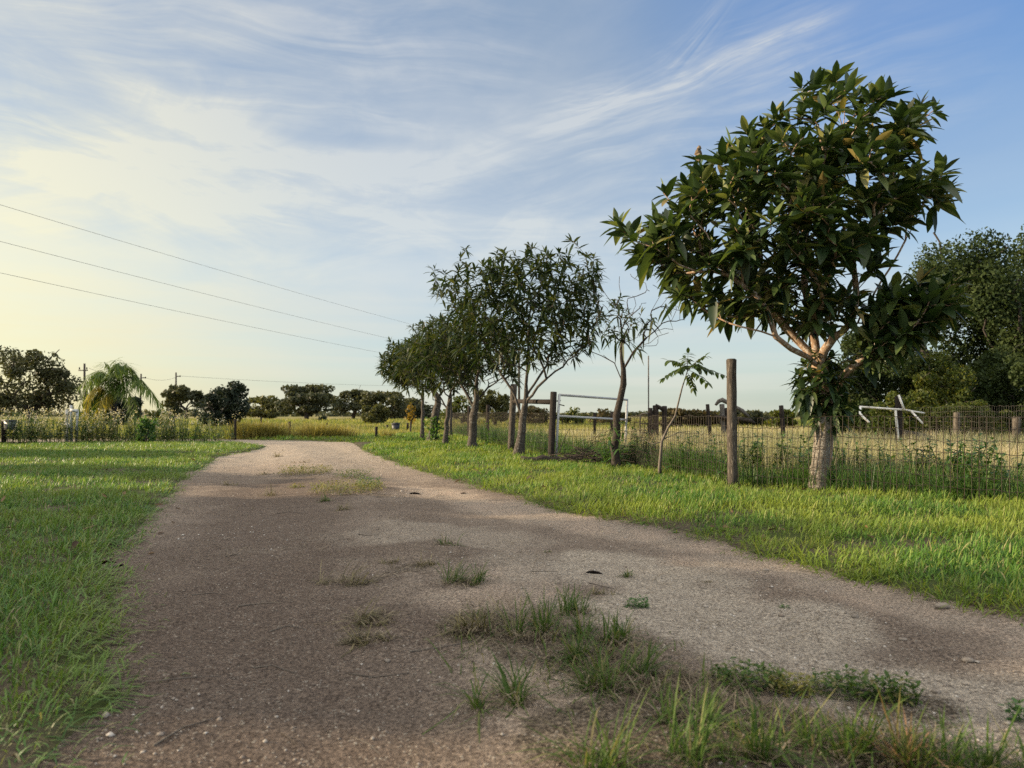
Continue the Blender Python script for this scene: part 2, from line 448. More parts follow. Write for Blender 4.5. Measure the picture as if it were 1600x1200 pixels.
# ------------------------------------------------------------------ blades and leaves
def blades(base, L, W, az, lean, curve, seg=3, r_=rng, tw=0.6):
    n = len(base)
    L, W, az, lean, curve = [np.broadcast_to(np.asarray(q, float), (n,)) for q in (L, W, az, lean, curve)]
    d = np.stack([np.cos(az), np.sin(az)], 1)
    sa = az + math.pi / 2 + r_.uniform(-tw, tw, n)
    side = np.stack([np.cos(sa), np.sin(sa), np.zeros(n)], 1)
    V = []
    for k in range(seg + 1):
        t = k / seg
        h = L * (lean * t + curve * t * t)
        z = L * t * np.sqrt(np.clip(1 - (lean + curve * t) ** 2 * .8, .05, 1))
        z = z - L * np.clip(curve + lean - .9, 0, 2) * t * t * .55
        c = base + np.stack([d[:, 0] * h, d[:, 1] * h, z], 1)
        w = W * (1 - .25 * t if k < seg else 0) * (.75 + .25 * min(1, 3 * t))
        if k < seg:
            V += [c - side * (w / 2)[:, None], c + side * (w / 2)[:, None]]
        else:
            V += [c]
    k = 2 * seg + 1
    v = np.stack(V, 1).reshape(-1, 3)
    o = np.arange(n)[:, None] * k
    q = np.concatenate([o + np.array([[2 * s, 2 * s + 1, 2 * s + 3, 2 * s + 2]]) for s in range(seg - 1)], 0) if seg > 1 else np.zeros((0, 4), int)
    t = o + np.array([[2 * seg - 2, 2 * seg - 1, 2 * seg]])
    return v, [q, t]


LEAF_ROWS = (0.0, .12, .35, .62, .85, 1.0)


def leaves(base, d, L, W, fold=.25, droop=.15, roll=None, rows=LEAF_ROWS, prof=None):
    """lanceolate folded leaves; base (N,3), d (N,3) unit"""
    n = len(base)
    L = np.broadcast_to(np.asarray(L, float), (n,)); W = np.broadcast_to(np.asarray(W, float), (n,))
    droop = np.broadcast_to(np.asarray(droop, float), (n,))
    up = np.array([0, 0, 1.0])
    s = np.cross(d, up); bad = np.linalg.norm(s, axis=1) < .1
    s[bad] = [1, 0, 0]; s = nrm(s); nn = np.cross(s, d)
    if roll is not None:
        c, si = np.cos(roll)[:, None], np.sin(roll)[:, None]
        s, nn = s * c + nn * si, nn * c - s * si
    prof = prof or (lambda u: (math.sin(math.pi * u ** .8)) ** .85 if 0 < u < 1 else 0.0)
    V = []
    for u in rows:
        c = base + d * (L * u)[:, None]
        c = c + np.stack([0 * L, 0 * L, -droop * L * u * u], 1)
        w = W * .5 * max(prof(u), .06)
        e = nn * (w * fold)[:, None]
        V += [c - s * w[:, None] + e, c, c + s * w[:, None] + e]
    m = len(rows)
    v = np.stack(V, 1).reshape(-1, 3)
    o = np.arange(n)[:, None] * (3 * m)
    q = []
    for r in range(m - 1):
        a = 3 * r
        q += [o + np.array([[a, a + 1, a + 4, a + 3]]), o + np.array([[a + 1, a + 2, a + 5, a + 4]])]
    return v, [np.concatenate(q, 0)]


def rosettes(tips, dirs, k, L, W, r_, spread=(25, 100), droop=.18, fold=.28, stem=.10, jit=.25):
    n = len(tips)
    i = np.tile(np.arange(k), n); t = np.repeat(np.arange(n), k)
    g = nrm(dirs)[t]
    a = nrm(np.cross(g, np.array([.3, .5, .2]))); b = np.cross(g, a)
    ph = i * 2.39996 + r_.uniform(0, 6.28, n)[t] + r_.normal(0, .25, n * k)
    th = np.radians(spread[0] + (spread[1] - spread[0]) * (1 - i / (k - 1.0)) + r_.normal(0, 9, n * k))
    d = g * np.cos(th)[:, None] + (a * np.cos(ph)[:, None] + b * np.sin(ph)[:, None]) * np.sin(th)[:, None]
    d = nrm(d + r_.normal(0, .08, d.shape))
    base = tips[t] - g * (stem * (1 - i / k))[:, None]
    s = r_.uniform(1 - jit, 1 + jit, n * k) * (1 - .35 * (i / k) ** 2) * r_.uniform(.72, 1.25, n)[t]
    keep = r_.uniform(0, 1, n * k) < .93
    return leaves(base[keep], d[keep], (L * s)[keep], (W * s)[keep], fold, (droop * r_.uniform(.3, 1.8, n * k))[keep], r_.normal(0, .35, keep.sum()))


def scraps(pts, size, r_, asp=.55):
    """small pointed sprig faces of random orientation, one per point"""
    n = len(pts)
    d = nrm(r_.normal(size=(n, 3))); s = nrm(np.cross(d, r_.normal(size=(n, 3))))
    L = (size * r_.uniform(.6, 1.35, n))[:, None]; W = L * asp
    nn = np.cross(d, s)
    v = np.stack([pts - d * L * .5, pts + s * W * .5 + nn * L * .1, pts + d * L * .5, pts - s * W * .5 + nn * L * .1], 1).reshape(-1, 3)
    return v, [np.arange(n)[:, None] * 4 + np.array([[0, 1, 2, 3]])]


# ------------------------------------------------------------------ woody growth
def grow(limbs, tips, r0, rbase, r_, bf=.35, step=.18, bend=.35, wob=.02, tipdir=None):
    """limbs: list of polylines ((pts, radius or None), first is the trunk); every tip is joined to the nearest wood.
    Returns chains [(pts, radii)] and growth direction at each tip."""
    pos, par, plen = [], [], []
    for li, pl in enumerate(limbs):
        pl = np.asarray(pl, float)
        prev = -1
        if li:
            prev = int(np.argmin(np.linalg.norm(np.array(pos) - pl[0], axis=1)))
        for i, p in enumerate(pl):
            if i == 0 and li: continue
            a = pos[prev] if prev >= 0 else p
            n = max(1, int(np.linalg.norm(p - a) / step)) if prev >= 0 else 1
            for j in range(1, n + 1):
                q = a + (p - a) * j / n
                if 0 < j < n: q = q + r_.normal(0, wob, 3)
                pos.append(q); par.append(prev); plen.append((plen[prev] + np.linalg.norm(q - pos[prev])) if prev >= 0 else 0)
                prev = len(pos) - 1
    top = np.asarray(limbs[0][-1], float)
    base_n = max(2, len(limbs[0]) // 2)
    zmin = np.asarray(limbs[0][-1])[2] - .15 * (np.asarray(limbs[0][-1])[2] - np.asarray(limbs[0][0])[2])
    ends = []
    for ti in np.argsort(np.linalg.norm(tips - top, axis=1)):
        t = tips[ti]
        A = np.array(pos); dist = np.linalg.norm(A - t, axis=1)
        cost = dist + bf * np.array(plen) + np.where(A[:, 2] > t[2] + .05, .35 * (A[:, 2] - t[2]) + .1, 0) + np.where(A[:, 2] < min(zmin, t[2] - .8), .6, 0)
        k = int(np.argmin(cost)); a = A[k]; L = dist[k]
        pd = nrm(a - A[par[k]]) if par[k] >= 0 else np.array([0, 0, 1.0])
        ctl = a + (t - a) * .5 + pd * L * bend * .5 + np.array([0, 0, -.06 * L])
        n = max(2, int(L / step)); prev = k
        for j in range(1, n + 1):
            u = j / n
            q = a * (1 - u) ** 2 + ctl * 2 * u * (1 - u) + t * u * u
            if j < n: q = q + r_.normal(0, wob, 3)
            pos.append(q); par.append(prev); plen.append(plen[prev] + np.linalg.norm(q - pos[prev])); prev = len(pos) - 1
        ends.append((ti, prev))
    pos = np.array(pos); n = len(pos)
    cnt = np.zeros(n); kids = [[] for _ in range(n)]
    for i in range(n):
        if par[i] >= 0: kids[par[i]].append(i)
    for i in range(n - 1, -1, -1):
        if not kids[i]: cnt[i] = max(cnt[i], 1)
        if par[i] >= 0: cnt[par[i]] += cnt[i]
    ex = math.log(max(2, cnt[0])) / math.log(rbase / r0)
    rad = r0 * cnt ** (1 / ex)
    chains = []
    starts = [0]
    while starts:
        s = starts.pop(); ch = [par[s]] if par[s] >= 0 else []
        c = s
        while True:
            ch.append(c)
            if not kids[c]: break
            o = sorted(kids[c], key=lambda q: -cnt[q]); starts += o[1:]; c = o[0]
        rr = rad[ch].copy()
        if par[s] >= 0: rr[0] = rad[s]
        if len(ch) > 1: chains.append((pos[ch], rr))
    dirs = np.zeros((len(tips), 3))
    for ti, e in ends:
        dirs[ti] = nrm(pos[e] - pos[par[e]])
    return chains, dirs


def wood(chains, sides=(8, 5, 3), cut=(.03, .008)):
    b = MB()
    for p, r in chains:
        s = sides[0] if r[0] > cut[0] else sides[1] if r[0] > cut[1] else sides[2]
        b.tube(p, r, s, cap=False, rough=.05 if s > 5 else 0)
    return b


def in_outline(poly_px, Y, n, r_, margin=12, thick=.75, gap=.15, shell=.55):
    """tips through the volume of a crown whose outline (photo px) is given at depth Y: the crown is as deep as it is wide"""
    P = np.array(poly_px, float); m = Y / F
    out = []
    c = P.mean(0)
    lo, hi = P.min(0), P.max(0)
    half = min(hi - lo) * .5 * m
    tries = 0
    while len(out) < n and tries < n * 60:
        tries += 1
        p = r_.uniform(lo, hi)
        if not inside(p[0:1], p[1:2], P)[0]: continue
        e = seg_dist(p[0:1], p[1:2], P)[0]
        if e < margin: continue
        t = thick * half * math.sqrt(max(0, 1 - (1 - min(1, e * m / half)) ** 2))
        y = r_.uniform(-1, 1)
        if r_.uniform() < shell: y = math.copysign(r_.uniform(.7, 1), y)
        q = AT(p[0], p[1], Y); y = y * t; q = np.array([q[0], Y + y, q[2]])
        q[0] += 0.0
        if out and np.min(np.linalg.norm(np.array(out) - q, axis=1)) < gap: continue
        out.append(q)
    return np.array(out)


# ------------------------------------------------------------------ lawns and fields (stuff)
def scatter(bands, mask, xr=lambda y: (-.80 * y - 1.4, .80 * y + 1.4), seed=1):
    r_ = np.random.default_rng(seed); P, B = [], []
    for i, (y0, y1, dens) in enumerate(bands):
        x0, x1 = xr(y1)
        n = int((x1 - x0) * (y1 - y0) * dens)
        x = r_.uniform(x0, x1, n); y = r_.uniform(y0, y1, n)
        a0, a1 = xr(1.0), None
        lo = np.array([xr(q)[0] for q in (y0, y1)]); hi = np.array([xr(q)[1] for q in (y0, y1)])
        tt = (y - y0) / (y1 - y0)
        k = (x > lo[0] + (lo[1] - lo[0]) * tt) & (x < hi[0] + (hi[1] - hi[0]) * tt)
        x, y = x[k], y[k]
        k = mask(x, y, r_)
        P.append(np.stack([x[k], y[k]], 1)); B.append(np.full(k.sum(), i))
    return np.concatenate(P), np.concatenate(B), r_


def lawn(name, bands, mask, mat, Lb, Wb, seed, lean_az, lab):
    P, B, r_ = scatter(bands, mask, seed=seed)
    d = sd_road(P[:, 0], P[:, 1])
    z = ground_z(P[:, 0], P[:, 1], d)
    z = np.maximum(z, np.where(d < .05, road_z(P[:, 0], P[:, 1]), -9)) - .004
    clump = fbm2(P[:, 0], P[:, 1], 2.2, seed + 1, 3)
    fine = fbm2(P[:, 0], P[:, 1], 9, seed + 2, 2)
    mown = fbm2(P[:, 0], P[:, 1], .7, seed + 4, 3)
    keep = r_.uniform(0, 1, len(P)) < np.clip(.78 + .75 * clump + .4 * fine, .22, 1)
    P, B, d, z, clump, fine, mown = [q[keep] for q in (P, B, d, z, clump, fine, mown)]
    n = len(P)
    L = (1 + .35 * mown) * Lb * (1 + .60 * clump + .35 * fine) * r_.uniform(.45, 1.5, n) * (.6 + .4 * sstep(-.12, .12, d))
    W = np.array(Wb)[B] * r_.uniform(.7, 1.3, n)
    edge = 1 - sstep(0, .3, d)
    az = r_.uniform(0, 6.283, n)
    k = r_.uniform(0, 1, n) < .45
    az = np.where(k, lean_az + r_.normal(0, .7, n), az)
    e = .03                                              # blades at the edge droop over the driveway
    gx = sd_road(P[:, 0] + e, P[:, 1]) - sd_road(P[:, 0] - e, P[:, 1]); gy = sd_road(P[:, 0], P[:, 1] + e) - sd_road(P[:, 0], P[:, 1] - e)
    k = r_.uniform(0, 1, n) < .75 * edge
    az = np.where(k, np.arctan2(-gy, -gx) + r_.normal(0, .6, n), az)
    L = L * (1 + .35 * edge * k)
    lean = np.abs(r_.normal(.24, .2, n)) + .40 * edge * r_.uniform(0, 1, n)
    lean = lean + np.where(r_.uniform(0, 1, n) < .18, r_.uniform(.2, .7, n), 0)          # flattened clippings
    curve = np.abs(r_.normal(.36, .32, n)) + .25 * edge
    near = B <= 3
    V, Fs, off = [], {}, 0
    for sel, seg in ((near, 4), (~near, 2)):
        if not sel.any(): continue
        v, fs = blades(np.c_[P[sel], z[sel]], L[sel], W[sel], az[sel], lean[sel], curve[sel], seg, r_)
        V.append(v)
        for q in fs: Fs.setdefault(q.shape[1], []).append(q + off)
        off += len(v)
    o = link_mesh(name, np.concatenate(V), [np.concatenate(q) for q in Fs.values()], mat)
    return tag(o, lab, 'grass', kind='stuff')


BANDS = [(.7, 2, 3600), (2, 3.5, 3600), (3.5, 5, 3300), (5, 7, 2700), (7, 10, 2000), (10, 14, 1500), (14, 20, 900), (20, 27, 500)]
WB = [.0050, .0056, .0066, .0075, .0088, .0115, .016, .021]


def left_lawn(x, y, r_):
    d = sd_road(x, y)
    thin = fbm2(x, y, 2.0, 41, 3)
    edge = np.interp(x, [-25, -16, -9.6, -6.8], [16, 18.2, 20.2, 21.5])
    return (x < -.2 - .25 * y) & (y < edge) & (d > r_.normal(.02, .07, len(x))) & (thin > -.42 - .5 * sstep(.3, 1.2, d))


def right_verge(x, y, r_):
    d = sd_road(x, y)
    return (x > -.62 - .18 * y) & (d > r_.normal(.02, .06, len(x))) & (beyond_fence(x, y) < .5) & (x > -4.0)


def far_verge(x, y, r_):
    return (sd_road(x, y) > 0) & (y > 20.5) & (beyond_fence(x, y) < .2) & (x > -13)


lawn('lawn_grass', BANDS, left_lawn, MAT['lawn'], .056, WB, 31, .2, 'mown green lawn to the left of the dirt driveway')
lawn('verge_grass', BANDS, right_verge, MAT['verge'], .068, WB, 32, .4, 'lush green grass verge between the dirt driveway and the wire fence')
lawn('far_verge_grass', [(20.5, 27, 420)], far_verge, MAT['verge'], .08, [.024], 33, .4, 'short sunlit grass where the driveway bends away')


def tall_grass(name, bands, mask, mat, H, W, seed, lab, curve=.35, seg=3):
    P, B, r_ = scatter(bands, mask, seed=seed)
    n = len(P); z = ground_z(P[:, 0], P[:, 1]) - .01
    cl = fbm2(P[:, 0], P[:, 1], .9, seed, 3)
    L = np.array(H)[B] * (1 + .5 * cl) * r_.uniform(.5, 1.3, n)
    v, fs = blades(np.c_[P, z], L, np.array(W)[B] * r_.uniform(.7, 1.3, n), r_.uniform(0, 6.283, n), np.abs(r_.normal(.1, .12, n)), np.abs(r_.normal(curve, .25, n)), seg, r_)
    return tag(link_mesh(name, v, fs, mat), lab, 'grass', kind='stuff')


tall_grass('pasture_grass', [(4.5, 7, 700), (7, 10, 620), (10, 15, 380), (15, 22, 150), (22, 34, 50), (34, 60, 14)],
           lambda x, y, r_: (beyond_fence(x, y) > .25) & (r_.uniform(0, 1, len(x)) < .35 + .65 * sstep(.2, 2.5, beyond_fence(x, y))), MAT['pasture'],
           [.40, .42, .40, .34, .24, .20], [.004, .005, .007, .011, .02, .04], 51, 'tall dry straw coloured pasture grass behind the wire fence')
tall_grass('fence_grass', [(4.5, 7, 2400), (7, 10, 2000), (10, 15, 1100), (15, 27, 500)],
           lambda x, y, r_: (beyond_fence(x, y) > .03) & (beyond_fence(x, y) < 1.5) & (r_.uniform(0, 1, len(x)) < 1.1 - sstep(.4, 1.6, beyond_fence(x, y))), MAT['weed'],
           [.30, .30, .32, .36], [.005, .006, .008, .013], 52, 'uncut green grass growing up through the wire fence', .45)
tall_grass('field_grass', [(22, 30, 170), (30, 45, 60), (45, 75, 16)],
           lambda x, y, r_: (sd_road(x, y) > .4) & (y > np.interp(x, [-25, -9.6, -4, 2], [19, 22.5, 26.5, 27])) & (beyond_fence(x, y) < 1),
           MAT['field'], [.17, .22, .30], [.02, .034, .065], 53, 'yellow green rough grass of the open field beyond the driveway')


def weed_mass(name, pts, H, leafL, leafW, nl, mat, seed, lab, seedheads=None, stemmat=None):
    """leafy upright stems: one mass of undergrowth"""
    r_ = np.random.default_rng(seed); n = len(pts)
    h = H * r_.uniform(.5, 1.25, n)
    a = r_.uniform(0, 6.28, n); ln = np.abs(r_.normal(.12, .1, n))
    b = MB()
    v, fs = blades(np.c_[pts, ground_z(pts[:, 0], pts[:, 1])], h, leafW * .35, a, ln, .12, 3, r_)
    b.add(v, fs)
    t = np.repeat(np.arange(n), nl); u = r_.uniform(.15, 1, n * nl)
    hh = h[t] * (ln[t] * u + .12 * u * u)
    base = np.stack([pts[t, 0] + np.cos(a[t]) * hh, pts[t, 1] + np.sin(a[t]) * hh, ground_z(pts[t, 0], pts[t, 1]) + h[t] * u * .98], 1)
    az = r_.uniform(0, 6.28, n * nl); el = r_.uniform(-.1, .9, n * nl)
    d = np.stack([np.cos(az) * np.cos(el), np.sin(az) * np.cos(el), np.sin(el)], 1)
    s = r_.uniform(.6, 1.3, n * nl) * (1.15 - .6 * u)
    v, fs = leaves(base, d, leafL * s, leafW * s, .2, .3, rows=(0, .4, .75, 1))
    b.add(v, fs)
    o = tag(b.build(name, mat), lab, 'weeds', kind='stuff')
    if seedheads:
        k = r_.uniform(0, 1, n) < seedheads
        p = np.stack([pts[:, 0] + np.cos(a) * h * (ln + .12), pts[:, 1] + np.sin(a) * h * (ln + .12), h * 1.0], 1)[k]
        m = 9
        q = np.repeat(p, m, 0) + r_.normal(0, 1, (len(p) * m, 3)) * [.03, .03, .06]
        v, fs = scraps(q, .05, r_, .5)
        tag(link_mesh(name.replace('weeds', 'seed_fluff'), v, fs, MAT['seed']), 'pale fluffy seed heads on the tall weeds left of the palm', 'seed heads', kind='stuff')
    return o


# leafy weeds in drifts along the wire fence
r_ = np.random.default_rng(61); pts = []
for (px, py, wpx, n) in [(1215, 757, 55, 34), (1330, 765, 45, 26), (1300, 772, 25, 10), (1530, 785, 75, 48), (1400, 770, 40, 14), (1590, 800, 40, 22), (1000, 733, 38, 26), (1090, 752, 40, 14), (960, 736, 22, 12), (850, 716, 14, 8), (1145, 764, 16, 7), (765, 702, 14, 8), (700, 695, 12, 6)]:
    g = G(px, py); w = wpx / F * g[1]
    pts.append(np.c_[g[0] + r_.normal(0, w * .5, n), g[1] + .25 + np.abs(r_.normal(0, .3, n))])
weed_mass('fence_weeds', np.concatenate(pts), .52, .12, .050, 24, MAT['weed'], 62, 'leafy dark green weeds along the foot of the wire fence')
# tall rank weeds beyond the left lawn
n = 900
x = r_.uniform(-18.5, -8.9, n); y = np.interp(x, [-25, -16, -9.6, -6.8], [16.3, 18.5, 20.4, 21.6]) + np.abs(r_.normal(0, 1.4, n)) ** 1.1
hm = r_.uniform(0, 1, n) < np.interp(x, [-19, -14, -10.5, -8.9], [1, 1, .8, .35])
weed_mass('tall_weeds', np.c_[x, y][hm], .80, .17, .05, 16, MAT['weedtall'], 63, 'tall rank weeds along the far edge of the left lawn', .5)

# ------------------------------------------------------------------ the big loquat tree
def loquat():
    r_ = np.random.default_rng(101)
    Y = 7.7
    base = G(1279, 773); base[2] = zat(base)
    root = empty('loquat_tree', base, 'large loquat tree with broad dark leaves and mottled trunk in front of the wire fence', 'tree')
    main = [(965, 348), (985, 385), (1010, 415), (1045, 440), (1075, 478), (1120, 503), (1170, 508), (1215, 497), (1260, 515), (1300, 525), (1345, 515), (1335, 480), (1362, 440), (1375, 400), (1395, 368), (1425, 345), (1462, 318), (1484, 290), (1462, 272), (1420, 275), (1410, 235), (1440, 205), (1458, 170), (1440, 165), (1405, 205), (1375, 170), (1340, 150), (1305, 122), (1275, 140), (1245, 138), (1258, 165), (1210, 185), (1165, 205), (1135, 235), (1092, 255), (1068, 297), (1032, 297), (1042, 325), (1008, 352), (980, 350)]
    tips = in_outline(main, Y, 500, r_, 9, .80, .125, .62)
    px_ = 800 + tips[:, 0] / tips[:, 1] * F; py_ = HOR - (tips[:, 2] - CH) / tips[:, 1] * F
    gap = fbm2(tips[:, 0] * 1.0 + 3 * tips[:, 1], tips[:, 2] * 1.5, 1.9, 17, 2)
    openness = np.clip((300 - py_) / 200, 0, 1) * np.clip((px_ - 1130) / 150, 0, 1)
    tips = tips[(r_.uniform(0, 1, len(tips)) > .82 * openness) & ((gap > -.32) | (py_ > 450) | (px_ < 1070))]
    rightlobe = [(1345, 525), (1370, 465), (1420, 436), (1470, 428), (1510, 445), (1490, 490), (1440, 535), (1385, 565), (1345, 585)]
    t2 = in_outline(rightlobe, Y - .35, 70, r_, 5, .8, .12, .5)
    sprouts = [(1246, 565), (1268, 545), (1300, 545), (1332, 590), (1326, 640), (1316, 672), (1284, 682), (1258, 650), (1240, 612)]
    t3 = in_outline(sprouts, Y - .05, 52, r_, 4, .7, .10, .6)
    edge = np.array([AT(px, py, Y + r_.normal(0, .25)) for px, py in [(962, 350), (1036, 300), (1070, 290), (1090, 250), (1140, 225), (1165, 203), (1210, 180), (1255, 158), (1250, 132), (1275, 136), (1305, 120), (1342, 148), (1378, 165), (1440, 162), (1462, 170), (1430, 200), (1425, 270), (1465, 275), (1485, 292), (1470, 318), (1425, 350), (1405, 150 + 60), (985, 372), (1005, 390), (975, 362), (1020, 350), (1015, 375), (1030, 400), (1050, 425), (1000, 400), (1060, 460), (1120, 495)]])
    P = lambda px, py, dy=0: AT(px, py, Y + dy)
    trunk = [base + [0, 0, -.05], P(1281, 735), P(1287, 690), P(1288, 640), P(1284, 600), P(1280, 572)]
    limbs = [trunk,
             [P(1281, 580), P(1288, 548, -.08), P(1302, 528, -.18), P(1322, 514, -.25), P(1334, 494, -.3), P(1338, 455, -.3), P(1330, 400, -.25)],
             [P(1281, 580), P(1262, 548, .1), P(1240, 525, .15), P(1215, 495, .2), P(1180, 460, .2), P(1130, 420, .1)],
             [P(1280, 572), P(1272, 530, .1), P(1262, 470, .25), P(1255, 400, .3), P(1262, 320, .2)],
             [P(1262, 560, -.05), P(1236, 545, -.3), P(1212, 526, -.45), P(1190, 518, -.5), P(1160, 511, -.6)],
             [P(1286, 640), P(1315, 590, -.15), P(1350, 560, -.3), P(1385, 530, -.38), P(1425, 490, -.4)],
             [P(1300, 530, -.18), P(1340, 505, .1), P(1365, 460, .25), P(1390, 420, .3), P(1415, 375, .3)]]
    allt = np.concatenate([tips, edge, t2])
    chains, dirs = grow(limbs, allt, .0055, .10, r_, .30, .13, .4, .012)
    b = wood(chains)
    cut = trunk[2][2]
    # trunk proper, then limbs
    tr = MB()
    pts, rad = [], []
    for z, rr, dx in ((-.05, .124, 0), (.05, .104, .0), (.2, .092, .005), (.42, .088, .03), (.62, .092, .055), (.80, .098, .06)):
        pts.append(base + [dx, 0, z]); rad.append(rr)
    tt = np.linspace(0, 1, 22)
    pts, rad = np.array(pts), np.array(rad)
    u = np.linspace(0, 1, len(pts))
    pp = np.stack([np.interp(tt, u, pts[:, i]) for i in range(3)], 1); rr = np.interp(tt, u, rad)
    tr.tube(pp, rr, 20, rough=.035, r_=r_)
    tr.build('trunk', MAT['tbark'], root, smooth=True)
    b.build('limbs', MAT['lbark'], root, smooth=True)
    ctr = P(1240, 330); out = nrm(allt - ctr)
    g = nrm(dirs * .6 + out * .6 + [0, -.12, .55])
    v, f = rosettes(allt, g, 13, .240, .082, r_, (16, 106), .12, .32, .10, .30)
    link_mesh('crown', v, f, MAT['loquat'], root, True, base)
    # shoots on the trunk
    c3, d3 = grow([[base + [.05, 0, .6], P(1286, 640), P(1282, 580)]], t3, .004, .03, r_, .2, .1, .4, .008)
    b = wood(c3)
    v, f = rosettes(t3, nrm(d3 + nrm(t3 - P(1286, 640)) * .8 + [0, 0, .1]), 12, .20, .062, r_, (25, 115), .3, .26, .08)
    sh = link_mesh('trunk_shoots', v, f, MAT['loquat'], root, True, base)
    o = b.build('shoot_stems', MAT['lbark'], None, base, True); o.parent = sh; o.location = (0, 0, 0)
    for (px, py) in [(1092, 240), (1395, 240), (1330, 365), (1145, 355), (1405, 255), (1262, 250)]:
        p = AT(px, py, Y - .55 if px not in (1092, 1395) else Y)
        q = np.random.default_rng(px); bb = MB()
        zz = np.linspace(-.09, .09, 14)
        bb.tube(np.c_[p[0] + q.normal(0, .008, 14), p[1] + q.normal(0, .008, 14), p[2] + zz],   .030 * np.sqrt(np.clip(1.05 - (zz / .09) ** 2, 0, 1)), 12, rough=.35, r_=q)
        bb.build('flower_cluster', MAT['flower'], root)


loquat()


# ------------------------------------------------------------------ row of trees beside the driveway
def row_tree(base_px, Y, trunk_px, poly, n, seed, label, name='row_tree', leafL=.225, leafW=.052, k=12, r=.10, mat='mango', bark='mbark', bare=0, bf=.30, margin=6, lean=None, group='row of small trees along the driveway', droop=.26, twig_extra=(), limbs_px=()):
    r_ = np.random.default_rng(seed)
    base = AT(base_px[0], base_px[1], Y); base[2] = zat(base) - .02
    root = empty(name, base, label, 'tree', group)
    trunk = [base] + [AT(px, py, Y + dy) for px, py, dy in trunk_px]
    tips = in_outline(poly, Y, n, r_, margin, .85, .15, .62)
    ctr = tips.mean(0); far_ = r_.uniform(0, 1, len(tips)) < .16
    tips[far_] += nrm(tips[far_] - ctr) * r_.uniform(.05, .42, (far_.sum(), 1)) * (np.linalg.norm(tips[far_] - ctr, axis=1) > .55 * np.linalg.norm(tips - ctr, axis=1).max())[:, None]
    limbs = [trunk] + [[AT(px, py, Y + dy) for px, py, dy in l] for l in limbs_px]
    extra = np.array([AT(px, py, Y + r_.normal(0, .3)) for px, py in twig_extra]).reshape(-1, 3)
    allt = np.concatenate([tips, extra]) if len(extra) else tips
    chains, dirs = grow(limbs, allt, .0045, r * .58, r_, bf, .16, .55, .018)
    zt = trunk[-1][2]
    p, q = chains[0]
    q *= np.interp(p[:, 2], [base[2], base[2] + .06, base[2] + .25, zt * .75, zt * 1.15], [2.7, 2.05, 1.7, 1.4, 1.0])
    wood(chains, (12, 5, 3)).build('trunk', MAT[bark], root, smooth=True)
    nt = len(tips); hz = (tips[:, 2] - tips[:, 2].min()) / np.ptp(tips[:, 2])
    leafy = r_.uniform(0, 1, nt) >= np.maximum(bare, .8 * (1 - sstep(.0, .42, hz)))
    g = nrm(dirs[:nt] * .8 + [0, 0, .45] + r_.normal(0, .2, (nt, 3)))
    v, f = rosettes(tips[leafy], g[leafy], k, leafL, leafW, r_, (20, 108), droop, .22, .12)
    cr = link_mesh('crown', v, f, MAT[mat], root, True, base)
    return root, base, r_


polyA = [(684, 440), (680, 424), (715, 420), (740, 408), (762, 392), (800, 390), (850, 386), (892, 396), (925, 412), (948, 408), (940, 450), (945, 500), (925, 545), (895, 568), (860, 580), (830, 575), (800, 590), (765, 575), (735, 545), (712, 515), (700, 475)]
rt, b_, r_ = row_tree((810, 716), 13.6, [(813, 690, 0), (817, 655, 0), (822, 620, 0), (822, 600, 0)], polyA, 470, 201,
                      'tallest tree of the row, pale mottled trunk beside the brown H brace', r=.085, bf=.22,
                      limbs_px=[[(818, 655, 0), (805, 620, .2), (790, 595, .4), (770, 560, .5), (745, 520, .5)], [(820, 640, 0), (840, 605, -.2), (868, 580, -.3), (900, 555, -.3), (925, 520, -.2)], [(822, 600, 0), (825, 540, .1), (830, 470, .2)], [(822, 610, 0), (855, 570, .3), (880, 510, .4), (895, 450, .4)]])
q = np.array([AT(850 + r_.normal(0, 12), 525 + r_.normal(0, 20), 12.7 + r_.normal(0, .1)) for _ in range(5)] + [AT(893, 500, 12.8)])
v, f = rosettes(q, np.tile([0, -.3, .9], (6, 1)), 12, .26, .05, r_, (20, 120), .6, .2, .1)
link_mesh('pale_new_leaves', v, f, MAT['yellow'], rt, True, b_)
polyB = [(640, 525), (655, 500), (690, 484), (735, 462), (785, 500), (820, 545), (815, 592), (765, 604), (725, 608), (690, 600), (652, 570)]
row_tree((738, 704), 16.4, [(739, 680, 0), (742, 640, 0), (744, 605, 0)], polyB, 300, 202, 'second tree of the row, brown trunk split at its foot, next to the tallest', r=.105, bf=.25,
         limbs_px=[[(743, 625, 0), (762, 606, 0), (785, 590, -.2), (800, 570, -.3)], [(742, 640, 0), (720, 600, .2), (700, 560, .3)], [(744, 605, 0), (748, 560, .1), (742, 520, .1)]])
polyC = [(618, 565), (632, 530), (665, 505), (700, 496), (740, 520), (762, 560), (750, 608), (705, 618), (655, 614), (630, 595)]
row_tree((696, 699), 18.2, [(698, 670, 0), (700, 640, 0), (702, 620, 0)], polyC, 270, 203, 'third tree of the row, slim dark trunk with low bare twigs', r=.065, bf=.25,
         limbs_px=[[(701, 640, 0), (730, 622, -.2), (752, 618, -.3)], [(700, 640, 0), (680, 610, .2), (665, 580, .3)]])
polyD = [(612, 575), (620, 545), (645, 525), (680, 520), (705, 550), (705, 590), (680, 610), (650, 612), (625, 600)]
rt, b_, r_ = row_tree((675, 693), 20.3, [(678, 670, 0), (682, 640, 0), (684, 622, 0)], polyD, 220, 204, 'fourth tree of the row, thick leaning trunk with a vine at its foot', r=.135, bf=.25)
q = np.array([b_ + [r_.normal(.12, .14), r_.normal(-.15, .1), r_.uniform(.05, .75)] for _ in range(300)])
v, f = scraps(q, .09, r_, .6)
link_mesh('vine', v, f, MAT['weed'], rt, False, b_)
